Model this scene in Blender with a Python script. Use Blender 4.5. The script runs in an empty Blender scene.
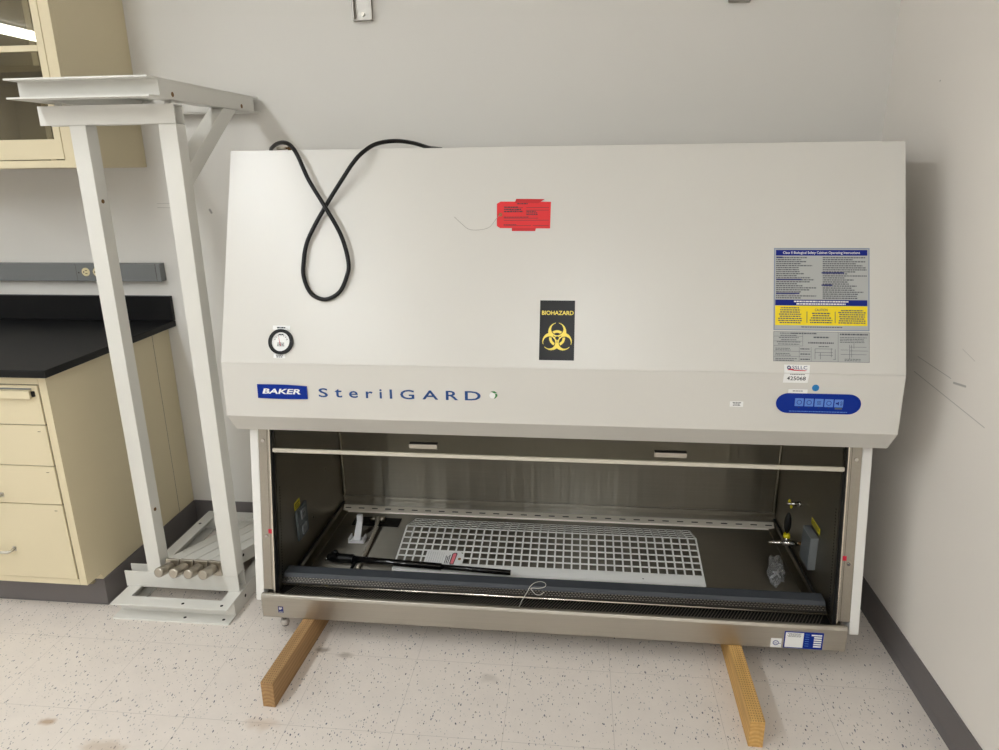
import bpy, bmesh, math, random
from mathutils import Vector, Matrix
random.seed(7)
scene = bpy.context.scene
COL = scene.collection
PI = math.pi

# ------------------------------------------------------------------ materials
def lin(c):
    out = []
    for v in c[:3]:
        v = v / 255.0
        out.append(v / 12.92 if v <= 0.04045 else ((v + 0.055) / 1.055) ** 2.4)
    return (*out, 1.0)

def new_mat(name):
    m = bpy.data.materials.new(name); m.use_nodes = True
    nt = m.node_tree
    return m, nt, nt.nodes['Principled BSDF']

def mat(name, rgb, rough=0.5, metal=0.0, spec=0.5, var=0.0, vscale=8.0, bump=0.0, bscale=200.0, coat=0.0, emit=0.0, aniso=0.0, stretch=None):
    m, nt, b = new_mat(name)
    c = lin(rgb)
    b.inputs['Base Color'].default_value = c
    b.inputs['Roughness'].default_value = rough
    b.inputs['Metallic'].default_value = metal
    b.inputs['Specular IOR Level'].default_value = spec
    b.inputs['Coat Weight'].default_value = coat
    if emit:
        b.inputs['Emission Color'].default_value = c
        b.inputs['Emission Strength'].default_value = emit
    tc = nt.nodes.new('ShaderNodeTexCoord')
    src = tc.outputs['Object']
    if stretch:
        mp = nt.nodes.new('ShaderNodeMapping'); mp.inputs['Scale'].default_value = stretch
        nt.links.new(src, mp.inputs['Vector']); src = mp.outputs['Vector']
    if var:
        n = nt.nodes.new('ShaderNodeTexNoise'); n.inputs['Scale'].default_value = vscale; n.inputs['Detail'].default_value = 5
        nt.links.new(src, n.inputs['Vector'])
        mx = nt.nodes.new('ShaderNodeMix'); mx.data_type = 'RGBA'
        mx.inputs['A'].default_value = (*[max(0, v * (1 - var)) for v in c[:3]], 1)
        mx.inputs['B'].default_value = (*[min(1, v * (1 + var)) for v in c[:3]], 1)
        nt.links.new(n.outputs['Fac'], mx.inputs['Factor'])
        nt.links.new(mx.outputs['Result'], b.inputs['Base Color'])
    if bump:
        n2 = nt.nodes.new('ShaderNodeTexNoise'); n2.inputs['Scale'].default_value = bscale; n2.inputs['Detail'].default_value = 3
        nt.links.new(src, n2.inputs['Vector'])
        bp = nt.nodes.new('ShaderNodeBump'); bp.inputs['Strength'].default_value = bump; bp.inputs['Distance'].default_value = 0.002
        nt.links.new(n2.outputs['Fac'], bp.inputs['Height']); nt.links.new(bp.outputs['Normal'], b.inputs['Normal'])
    if aniso:
        b.inputs['Anisotropic'].default_value = aniso
    return m

def steel(name, rgb, rough=0.3, axis='x', streak=0.25, bump=0.15, wob=0.0, aniso=0.0):
    """brushed stainless: fine lines along the given axis, broad faint mottling"""
    m, nt, b = new_mat(name)
    c = lin(rgb)
    b.inputs['Metallic'].default_value = 1.0
    if aniso:
        b.inputs['Anisotropic'].default_value = aniso
        tg = nt.nodes.new('ShaderNodeTangent'); tg.direction_type = 'RADIAL'; tg.axis = 'X'
        nt.links.new(tg.outputs[0], b.inputs['Tangent'])
    tc = nt.nodes.new('ShaderNodeTexCoord')
    mp = nt.nodes.new('ShaderNodeMapping')
    sc = {'x': (3, 700, 700), 'y': (700, 3, 700), 'z': (700, 700, 3)}[axis]
    mp.inputs['Scale'].default_value = sc
    nt.links.new(tc.outputs['Object'], mp.inputs['Vector'])
    n = nt.nodes.new('ShaderNodeTexNoise'); n.inputs['Scale'].default_value = 1.0; n.inputs['Detail'].default_value = 4
    nt.links.new(mp.outputs['Vector'], n.inputs['Vector'])
    big = nt.nodes.new('ShaderNodeTexNoise'); big.inputs['Scale'].default_value = 3.0; big.inputs['Detail'].default_value = 6
    nt.links.new(tc.outputs['Object'], big.inputs['Vector'])
    mx = nt.nodes.new('ShaderNodeMix'); mx.data_type = 'RGBA'
    mx.inputs['A'].default_value = (*[v * (1 - streak) for v in c[:3]], 1)
    mx.inputs['B'].default_value = (*[min(1, v * (1 + streak)) for v in c[:3]], 1)
    ad = nt.nodes.new('ShaderNodeMath'); ad.operation = 'MULTIPLY_ADD'; ad.inputs[1].default_value = 0.5; ad.inputs[2].default_value = 0.0
    nt.links.new(n.outputs['Fac'], ad.inputs[0])
    ad2 = nt.nodes.new('ShaderNodeMath'); ad2.operation = 'MULTIPLY_ADD'; ad2.inputs[1].default_value = 0.5
    nt.links.new(big.outputs['Fac'], ad2.inputs[0]); nt.links.new(ad.outputs[0], ad2.inputs[2])
    nt.links.new(ad2.outputs[0], mx.inputs['Factor'])
    nt.links.new(mx.outputs['Result'], b.inputs['Base Color'])
    mr = nt.nodes.new('ShaderNodeMapRange'); mr.inputs['To Min'].default_value = rough * 0.75; mr.inputs['To Max'].default_value = rough * 1.3
    nt.links.new(big.outputs['Fac'], mr.inputs['Value']); nt.links.new(mr.outputs['Result'], b.inputs['Roughness'])
    bp = nt.nodes.new('ShaderNodeBump'); bp.inputs['Strength'].default_value = bump; bp.inputs['Distance'].default_value = 0.0006
    nt.links.new(n.outputs['Fac'], bp.inputs['Height'])
    last = bp
    if wob:
        w = nt.nodes.new('ShaderNodeTexNoise'); w.inputs['Scale'].default_value = 1.0; w.inputs['Detail'].default_value = 3
        mpw = nt.nodes.new('ShaderNodeMapping'); mpw.inputs['Scale'].default_value = (11, .6, .5)
        nt.links.new(tc.outputs['Object'], mpw.inputs['Vector']); nt.links.new(mpw.outputs['Vector'], w.inputs['Vector'])
        b2 = nt.nodes.new('ShaderNodeBump'); b2.inputs['Strength'].default_value = wob; b2.inputs['Distance'].default_value = 0.02
        nt.links.new(w.outputs['Fac'], b2.inputs['Height']); nt.links.new(bp.outputs['Normal'], b2.inputs['Normal']); last = b2
    nt.links.new(last.outputs['Normal'], b.inputs['Normal'])
    return m

def glass_mat(name, tint=(235, 240, 238), rough=0.0, refl=1.0):
    m = bpy.data.materials.new(name); m.use_nodes = True
    nt = m.node_tree; nt.nodes.clear()
    out = nt.nodes.new('ShaderNodeOutputMaterial')
    tr = nt.nodes.new('ShaderNodeBsdfTransparent'); tr.inputs['Color'].default_value = lin(tint)
    gl = nt.nodes.new('ShaderNodeBsdfGlossy'); gl.inputs['Roughness'].default_value = rough
    fr = nt.nodes.new('ShaderNodeFresnel'); fr.inputs['IOR'].default_value = 1.5
    ml = nt.nodes.new('ShaderNodeMath'); ml.operation = 'MULTIPLY'; ml.inputs[1].default_value = refl; ml.use_clamp = True
    mx = nt.nodes.new('ShaderNodeMixShader')
    nt.links.new(fr.outputs[0], ml.inputs[0]); nt.links.new(ml.outputs[0], mx.inputs[0])
    nt.links.new(tr.outputs[0], mx.inputs[1]); nt.links.new(gl.outputs[0], mx.inputs[2]); nt.links.new(mx.outputs[0], out.inputs[0])
    return m

def floor_mat():
    m, nt, b = new_mat('vinyl_composition_tile')
    N = nt.nodes.new; L = nt.links.new
    tc = N('ShaderNodeTexCoord')
    base = lin((228, 219, 210))
    # broad mottling
    n1 = N('ShaderNodeTexNoise'); n1.inputs['Scale'].default_value = 14; n1.inputs['Detail'].default_value = 8; n1.inputs['Roughness'].default_value = .65
    L(tc.outputs['Object'], n1.inputs['Vector'])
    m1 = N('ShaderNodeMix'); m1.data_type = 'RGBA'
    m1.inputs['A'].default_value = (*[v * .9 for v in base[:3]], 1); m1.inputs['B'].default_value = (*[min(1, v * 1.07) for v in base[:3]], 1)
    L(n1.outputs['Fac'], m1.inputs['Factor'])
    cur = m1.outputs['Result']
    # chips: several voronoi layers, stretched to small dashes
    for sc, thr, colr, ang in ((40, .085, (104, 104, 114), .35), (54, .09, (150, 142, 130), -.5), (30, .060, (58, 58, 74), .1), (72, .10, (160, 160, 162), .9), (58, .085, (126, 124, 128), -.2)):
        mp = N('ShaderNodeMapping'); mp.inputs['Rotation'].default_value = (0, 0, ang); mp.inputs['Scale'].default_value = (1.9, .85, 1); mp.inputs['Location'].default_value = (sc * .13, sc * .31, 0)
        L(tc.outputs['Object'], mp.inputs['Vector'])
        wn = N('ShaderNodeTexNoise'); wn.inputs['Scale'].default_value = 60
        L(mp.outputs['Vector'], wn.inputs['Vector'])
        va = N('ShaderNodeVectorMath'); va.operation = 'MULTIPLY_ADD'; va.inputs[1].default_value = (.012, .012, 0)
        L(wn.outputs['Color'], va.inputs[0]); L(mp.outputs['Vector'], va.inputs[2])
        v = N('ShaderNodeTexVoronoi'); v.inputs['Scale'].default_value = sc; v.inputs['Randomness'].default_value = 1; v.voronoi_dimensions = '2D'
        L(va.outputs[0], v.inputs['Vector'])
        lt = N('ShaderNodeMath'); lt.operation = 'LESS_THAN'
        # each cell's own size, many cells empty
        sp = N('ShaderNodeSeparateColor'); L(v.outputs['Color'], sp.inputs[0])
        mr = N('ShaderNodeMapRange'); mr.inputs['From Min'].default_value = .76; mr.inputs['From Max'].default_value = 1.0
        mr.inputs['To Min'].default_value = 0; mr.inputs['To Max'].default_value = thr * 1.75
        L(sp.outputs[0], mr.inputs['Value'])
        L(v.outputs['Distance'], lt.inputs[0]); L(mr.outputs['Result'], lt.inputs[1])
        mm = N('ShaderNodeMix'); mm.data_type = 'RGBA'; mm.inputs['B'].default_value = lin(colr)
        L(lt.outputs[0], mm.inputs['Factor']); L(cur, mm.inputs['A']); cur = mm.outputs['Result']
    # tile joints 12 inch
    sx = N('ShaderNodeSeparateXYZ'); L(tc.outputs['Object'], sx.inputs[0])
    lines = []
    for ax, off in (('X', .0), ('Y', .0)):
        a = N('ShaderNodeMath'); a.operation = 'MULTIPLY_ADD'; a.inputs[1].default_value = 1 / .3; a.inputs[2].default_value = {'X': .953 + 40, 'Y': .66 + 40}[ax]
        L(sx.outputs[ax], a.inputs[0])
        f = N('ShaderNodeMath'); f.operation = 'FRACT'; L(a.outputs[0], f.inputs[0])
        l = N('ShaderNodeMath'); l.operation = 'LESS_THAN'; l.inputs[1].default_value = .0045
        L(f.outputs[0], l.inputs[0]); lines.append(l)
    mxl = N('ShaderNodeMath'); mxl.operation = 'MAXIMUM'; L(lines[0].outputs[0], mxl.inputs[0]); L(lines[1].outputs[0], mxl.inputs[1])
    sc_ = N('ShaderNodeMath'); sc_.operation = 'MULTIPLY'; sc_.inputs[1].default_value = .38; L(mxl.outputs[0], sc_.inputs[0])
    mj = N('ShaderNodeMix'); mj.data_type = 'RGBA'; mj.inputs['B'].default_value = lin((120, 112, 104)); L(sc_.outputs[0], mj.inputs['Factor']); L(cur, mj.inputs['A']); cur = mj.outputs['Result']
    # brown stains at their own places
    for (px, py, r, colr, st) in ((-2.47, -1.15, .028, (170, 138, 105), .75), (-1.80, -.78, .028, (120, 105, 90), .7), (-1.72, -.80, .03, (140, 125, 108), .5),
                                  (-2.86, -.98, .05, (188, 160, 132), .5), (-2.25, -1.22, .06, (186, 165, 142), .5), (-1.86, -1.10, .05, (190, 165, 140), .45), (-2.78, -1.28, .06, (195, 175, 150), .5), (-1.25, -.86, .04, (170, 160, 148), .4)):
        d = N('ShaderNodeVectorMath'); d.operation = 'SUBTRACT'; d.inputs[1].default_value = (px, py, 0); L(tc.outputs['Object'], d.inputs[0])
        s = N('ShaderNodeVectorMath'); s.operation = 'MULTIPLY'; s.inputs[1].default_value = (1, 1.9, 1); L(d.outputs[0], s.inputs[0])
        nn = N('ShaderNodeTexNoise'); nn.inputs['Scale'].default_value = 25; L(tc.outputs['Object'], nn.inputs['Vector'])
        ln = N('ShaderNodeVectorMath'); ln.operation = 'LENGTH'; L(s.outputs[0], ln.inputs[0])
        ad = N('ShaderNodeMath'); ad.operation = 'MULTIPLY_ADD'; ad.inputs[1].default_value = r * 1.6; L(nn.outputs['Fac'], ad.inputs[0]); L(ln.outputs['Value'], ad.inputs[2])
        mr = N('ShaderNodeMapRange'); mr.inputs['From Min'].default_value = r * 1.2; mr.inputs['From Max'].default_value = r * 1.9; mr.inputs['To Min'].default_value = st; mr.inputs['To Max'].default_value = 0
        L(ad.outputs[0], mr.inputs['Value'])
        mm = N('ShaderNodeMix'); mm.data_type = 'RGBA'; mm.inputs['B'].default_value = lin(colr); L(mr.outputs['Result'], mm.inputs['Factor']); L(cur, mm.inputs['A']); cur = mm.outputs['Result']
    L(cur, b.inputs['Base Color'])
    b.inputs['Roughness'].default_value = .38
    b.inputs['Specular IOR Level'].default_value = .45
    bn = N('ShaderNodeTexNoise'); bn.inputs['Scale'].default_value = 20; L(tc.outputs['Object'], bn.inputs['Vector'])
    bp = N('ShaderNodeBump'); bp.inputs['Strength'].default_value = .12; bp.inputs['Distance'].default_value = .004; L(bn.outputs['Fac'], bp.inputs['Height']); L(bp.outputs['Normal'], b.inputs['Normal'])
    return m

def wood_mat(name, c1, c2):
    m, nt, b = new_mat(name)
    N = nt.nodes.new; L = nt.links.new
    tc = N('ShaderNodeTexCoord'); mp = N('ShaderNodeMapping'); mp.inputs['Scale'].default_value = (1, .09, 1); L(tc.outputs['Object'], mp.inputs['Vector'])
    w = N('ShaderNodeTexWave'); w.wave_type = 'RINGS'; w.rings_direction = 'Y'; w.inputs['Scale'].default_value = 26; w.inputs['Distortion'].default_value = 5; w.inputs['Detail'].default_value = 3
    L(mp.outputs['Vector'], w.inputs['Vector'])
    n = N('ShaderNodeTexNoise'); n.inputs['Scale'].default_value = 90; n.inputs['Detail'].default_value = 6; L(mp.outputs['Vector'], n.inputs['Vector'])
    r = N('ShaderNodeMix'); r.data_type = 'RGBA'; r.inputs['A'].default_value = lin(c1); r.inputs['B'].default_value = lin(c2); L(w.outputs['Fac'], r.inputs['Factor'])
    r2 = N('ShaderNodeMix'); r2.data_type = 'RGBA'; r2.blend_type = 'MULTIPLY'; r2.inputs['Factor'].default_value = .6
    cr = N('ShaderNodeMapRange'); cr.inputs['To Min'].default_value = .45; cr.inputs['To Max'].default_value = 1.35; L(n.outputs['Fac'], cr.inputs['Value'])
    cc = N('ShaderNodeCombineColor')
    for i in range(3): L(cr.outputs['Result'], cc.inputs[i])
    L(r.outputs['Result'], r2.inputs['A']); L(cc.outputs[0], r2.inputs['B'])
    # rows of small incised punctures on the top face
    sp = N('ShaderNodeSeparateXYZ'); L(tc.outputs['Object'], sp.inputs[0]); q = []
    for ax, k in (('X', 150), ('Y', 110)):
        a = N('ShaderNodeMath'); a.operation = 'MULTIPLY'; a.inputs[1].default_value = k; L(sp.outputs[ax], a.inputs[0])
        f = N('ShaderNodeMath'); f.operation = 'FRACT'; L(a.outputs[0], f.inputs[0]); g = N('ShaderNodeMath'); g.operation = 'LESS_THAN'; g.inputs[1].default_value = .42; L(f.outputs[0], g.inputs[0]); q.append(g)
    zt = N('ShaderNodeMath'); zt.operation = 'GREATER_THAN'; zt.inputs[1].default_value = .0825; L(sp.outputs['Z'], zt.inputs[0])
    mm = N('ShaderNodeMath'); mm.operation = 'MULTIPLY'; L(q[0].outputs[0], mm.inputs[0]); L(q[1].outputs[0], mm.inputs[1])
    m3 = N('ShaderNodeMath'); m3.operation = 'MULTIPLY'; L(mm.outputs[0], m3.inputs[0]); L(zt.outputs[0], m3.inputs[1])
    m4 = N('ShaderNodeMath'); m4.operation = 'MULTIPLY'; m4.inputs[1].default_value = .7; L(m3.outputs[0], m4.inputs[0])
    r3 = N('ShaderNodeMix'); r3.data_type = 'RGBA'; r3.inputs['B'].default_value = lin([v * .55 for v in c2]); L(m4.outputs[0], r3.inputs['Factor']); L(r2.outputs['Result'], r3.inputs['A'])
    L(r3.outputs['Result'], b.inputs['Base Color']); b.inputs['Roughness'].default_value = .7
    bp = N('ShaderNodeBump'); bp.inputs['Strength'].default_value = .3; bp.inputs['Distance'].default_value = .001; L(n.outputs['Fac'], bp.inputs['Height']); L(bp.outputs['Normal'], b.inputs['Normal'])
    return m

def wall_mat(name, rgb, marks=()):
    m, nt, b = new_mat(name)
    N = nt.nodes.new; L = nt.links.new
    tc = N('ShaderNodeTexCoord'); c = lin(rgb)
    n = N('ShaderNodeTexNoise'); n.inputs['Scale'].default_value = 1.6; n.inputs['Detail'].default_value = 5; L(tc.outputs['Object'], n.inputs['Vector'])
    mx = N('ShaderNodeMix'); mx.data_type = 'RGBA'; mx.inputs['A'].default_value = (*[v * .96 for v in c[:3]], 1); mx.inputs['B'].default_value = (*[min(1, v * 1.04) for v in c[:3]], 1)
    L(n.outputs['Fac'], mx.inputs['Factor']); cur = mx.outputs['Result']
    # scuff strokes: segments with their own place, in object coordinates
    for (a, bb, wd, colr, st) in marks:
        a = Vector(a); bb = Vector(bb); d = bb - a; Ls = d.length; d.normalize()
        s = N('ShaderNodeVectorMath'); s.operation = 'SUBTRACT'; s.inputs[1].default_value = a; L(tc.outputs['Object'], s.inputs[0])
        dt = N('ShaderNodeVectorMath'); dt.operation = 'DOT_PRODUCT'; dt.inputs[1].default_value = d; L(s.outputs[0], dt.inputs[0])
        cl = N('ShaderNodeClamp'); cl.inputs['Min'].default_value = 0; cl.inputs['Max'].default_value = Ls; L(dt.outputs['Value'], cl.inputs['Value'])
        sc = N('ShaderNodeVectorMath'); sc.operation = 'SCALE'; sc.inputs[0].default_value = d; L(cl.outputs[0], sc.inputs['Scale'])
        df = N('ShaderNodeVectorMath'); df.operation = 'DISTANCE'; L(s.outputs[0], df.inputs[0]); L(sc.outputs[0], df.inputs[1])
        mr = N('ShaderNodeMapRange'); mr.inputs['From Min'].default_value = wd * .4; mr.inputs['From Max'].default_value = wd; mr.inputs['To Min'].default_value = st; mr.inputs['To Max'].default_value = 0
        L(df.outputs['Value'], mr.inputs['Value'])
        mm = N('ShaderNodeMix'); mm.data_type = 'RGBA'; mm.inputs['B'].default_value = lin(colr); L(mr.outputs['Result'], mm.inputs['Factor']); L(cur, mm.inputs['A']); cur = mm.outputs['Result']
    L(cur, b.inputs['Base Color']); b.inputs['Roughness'].default_value = .55; b.inputs['Specular IOR Level'].default_value = .35
    n2 = N('ShaderNodeTexNoise'); n2.inputs['Scale'].default_value = 260; n2.inputs['Detail'].default_value = 3; L(tc.outputs['Object'], n2.inputs['Vector'])
    bp = N('ShaderNodeBump'); bp.inputs['Strength'].default_value = .08; bp.inputs['Distance'].default_value = .002; L(n2.outputs['Fac'], bp.inputs['Height']); L(bp.outputs['Normal'], b.inputs['Normal'])
    return m

GREYM = (120, 118, 114)
M = {}
M['floor'] = floor_mat()
M['wall_back'] = wall_mat('painted_wall', (226, 223, 217), [
    ((-2.41, 0, 1.335), (-2.405, 0, 1.325), .006, GREYM, .7), ((-2.62, 0, 1.345), (-2.55, 0, 1.343), .0015, GREYM, .4), ((-2.62, 0, 1.36), (-2.56, 0, 1.36), .0015, GREYM, .35),
    ((-2.35, 0, 1.0), (-2.348, 0, 1.0), .003, GREYM, .6), ((-2.30, 0, .93), (-2.298, 0, .93), .003, GREYM, .6)])
M['wall_right'] = wall_mat('painted_wall_scuffed', (240, 234, 226), [
    ((0, -.482, .928), (0, -.68, .92), .0016, (140, 136, 130), .5), ((0, -.474, .880), (0, -.868, .850), .0018, (140, 136, 130), .5),
    ((0, -.697, .913), (0, -.755, .921), .004, (140, 136, 130), .6), ((0, -.710, 1.010), (0, -.775, .995), .0014, (150, 148, 142), .35),
    ((0, -.35, 1.7), (0, -.353, 1.7), .003, GREYM, .5)])
M['wall'] = wall_mat('painted_wall_plain', (226, 223, 217))
M['ceiling'] = mat('ceiling_tile', (232, 230, 225), rough=.9, var=.03, vscale=40)
M['rubber'] = mat('grey_rubber_base', (112, 107, 106), rough=.55, spec=.35, var=.05)
M['powder'] = mat('white_powder_coat', (213, 210, 203), rough=.30, spec=.6, var=.02, vscale=3, bump=.05, bscale=500)
M['powder_side'] = mat('white_panel', (232, 230, 225), rough=.45, bump=.05, bscale=400)
M['stand'] = mat('white_stand_paint', (223, 221, 214), rough=.38, var=.02, vscale=5, bump=.04, bscale=300)
M['hole'] = mat('dark_hole', (30, 28, 25), rough=.8)
M['cream'] = mat('cream_enamel', (219, 206, 173), rough=.45, var=.015, vscale=4, bump=.03, bscale=300)
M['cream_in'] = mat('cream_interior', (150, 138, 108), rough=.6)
M['gap'] = mat('dark_gap', (60, 52, 42), rough=.8)
M['epoxy'] = mat('black_epoxy', (17, 17, 18), rough=.42, spec=.22, var=.1, vscale=30)
M['race'] = mat('grey_raceway_paint', (122, 124, 124), rough=.45)
M['ivory'] = mat('ivory_plastic', (228, 214, 170), rough=.4)
M['chrome'] = mat('chrome', (200, 198, 194), rough=.15, metal=1)
M['nickel'] = mat('worn_nickel', (184, 177, 165), rough=.28, metal=1, var=.15, vscale=60)
M['hose'] = mat('ribbed_metal_hose', (214, 206, 190), rough=.4, metal=.5)
M['zinc'] = mat('zinc_channel', (158, 154, 147), rough=.35, metal=.9)
M['satin'] = mat('satin_pull', (196, 192, 182), rough=.35, metal=.8)
M['steel_in'] = steel('brushed_steel_interior', (146, 141, 130), rough=.42, axis='x', wob=.22, bump=.03, aniso=1.0)
M['steel_side'] = steel('brushed_steel_side', (138, 133, 121), rough=.30, axis='y', bump=.2)
M['steel_floor'] = steel('brushed_steel_deck', (142, 137, 126), rough=.40, axis='x', bump=.03, aniso=1.0)
M['steel_front'] = steel('brushed_steel_front', (182, 177, 167), rough=.36, axis='x', bump=.15)
M['steel_post'] = steel('brushed_steel_post', (172, 166, 155), rough=.42, axis='z', bump=.1)
M['steel_bright'] = steel('polished_steel_edge', (225, 218, 205), rough=.22, axis='x', bump=.05)
M['mesh'] = mat('perforated_dark_steel', (44, 41, 38), rough=.4, metal=.6)
M['slate'] = mat('slate_armrest', (66, 69, 74), rough=.5, spec=.3)
M['rail'] = mat('satin_steel_rail', (232, 225, 212), rough=.42, metal=.35)
M['black'] = mat('black_plastic', (11, 11, 11), rough=.4, spec=.25)
M['blackgloss'] = mat('black_gloss_metal', (12, 12, 13), rough=.16, spec=.6)
M['cord'] = mat('black_cord', (10, 10, 11), rough=.38, spec=.3)
M['fin'] = mat('dark_steel_fins', (150, 143, 132), rough=.4, metal=.8)
M['seam'] = mat('black_gasket', (22, 21, 20), rough=.6)
M['lightstrip'] = mat('light_plastic_strip', (205, 198, 182), rough=.3, spec=.6)
M['wood_l'] = wood_mat('brown_lumber', (178, 140, 94), (158, 122, 80))
M['wood_r'] = wood_mat('yellow_lumber', (216, 172, 104), (202, 156, 88))
M['blue'] = mat('label_blue', (2, 44, 142), rough=.4, spec=.2)
M['royal'] = mat('royal_blue_print', (20, 36, 130), rough=.4, spec=.2)
M['ltblue'] = mat('button_blue', (92, 136, 214), rough=.35)
M['dot'] = mat('blue_dot', (24, 122, 186), rough=.4)
M['lblgrey'] = mat('label_grey', (178, 180, 178), rough=.35)
M['lblgreyblue'] = mat('label_border', (138, 150, 172), rough=.35)
M['ink'] = mat('ink_dark', (48, 50, 56), rough=.6)
M['print'] = mat('placard_print', (88, 90, 96), rough=.6)
M['inkblue'] = mat('ink_navy', (36, 44, 110), rough=.6)
M['textblue'] = mat('logo_blue', (10, 66, 128), rough=.35)
M['yellow'] = mat('label_yellow', (246, 220, 12), rough=.4)
M['ylabel'] = mat('yellow_tape', (216, 200, 24), rough=.45)
M['symyellow'] = mat('symbol_yellow', (250, 226, 96), rough=.4)
M['lblblack'] = mat('label_black', (17, 15, 15), rough=.3, spec=.25)
M['white'] = mat('label_white', (240, 240, 238), rough=.45)
M['whiteplastic'] = mat('white_plastic', (240, 241, 244), rough=.35)
M['grille'] = mat('white_grille_paint', (244, 244, 240), rough=.45)
M['red'] = mat('red_card', (222, 40, 44), rough=.5, var=.04)
M['redtape'] = mat('red_tape', (196, 28, 34), rough=.35)
M['redmark'] = mat('red_sticker', (206, 22, 56), rough=.5)
M['pink'] = mat('pink_print', (236, 130, 140), rough=.5)
M['green'] = mat('green_print', (40, 120, 52), rough=.4)
M['eyelet'] = mat('brown_eyelet', (150, 110, 60), rough=.6)
M['wire'] = mat('thin_wire', (150, 146, 138), rough=.4, metal=.5)
M['string'] = mat('white_string', (216, 212, 204), rough=.6)
M['boxgrey'] = mat('grey_box', (124, 128, 130), rough=.4, metal=.2)
M['plategrey'] = mat('grey_plastic', (84, 90, 94), rough=.4)
M['brown'] = mat('rust_bolt', (128, 96, 58), rough=.5, metal=.6)
M['foot'] = mat('white_foot', (170, 164, 156), rough=.5)
M['glass'] = glass_mat('clear_glass', (236, 234, 226), 0, 1.0)
M['sash'] = glass_mat('sash_glass', (244, 243, 238), 0.02, .25)
M['bag'] = glass_mat('clear_film', (250, 250, 250), .15, 1.6)
_nt = M['bag'].node_tree; _o = [n for n in _nt.nodes if n.type == 'OUTPUT_MATERIAL'][0]; _m = [n for n in _nt.nodes if n.type == 'MIX_SHADER'][0]
_d = _nt.nodes.new('ShaderNodeBsdfDiffuse'); _d.inputs[0].default_value = (.85, .85, .85, 1); _x = _nt.nodes.new('ShaderNodeMixShader'); _x.inputs[0].default_value = .16
_nt.links.new(_m.outputs[0], _x.inputs[1]); _nt.links.new(_d.outputs[0], _x.inputs[2]); _nt.links.new(_x.outputs[0], _o.inputs[0])
M['lamp'] = mat('lamp_diffuser', (247, 252, 255), rough=.6, emit=1.0)

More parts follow.
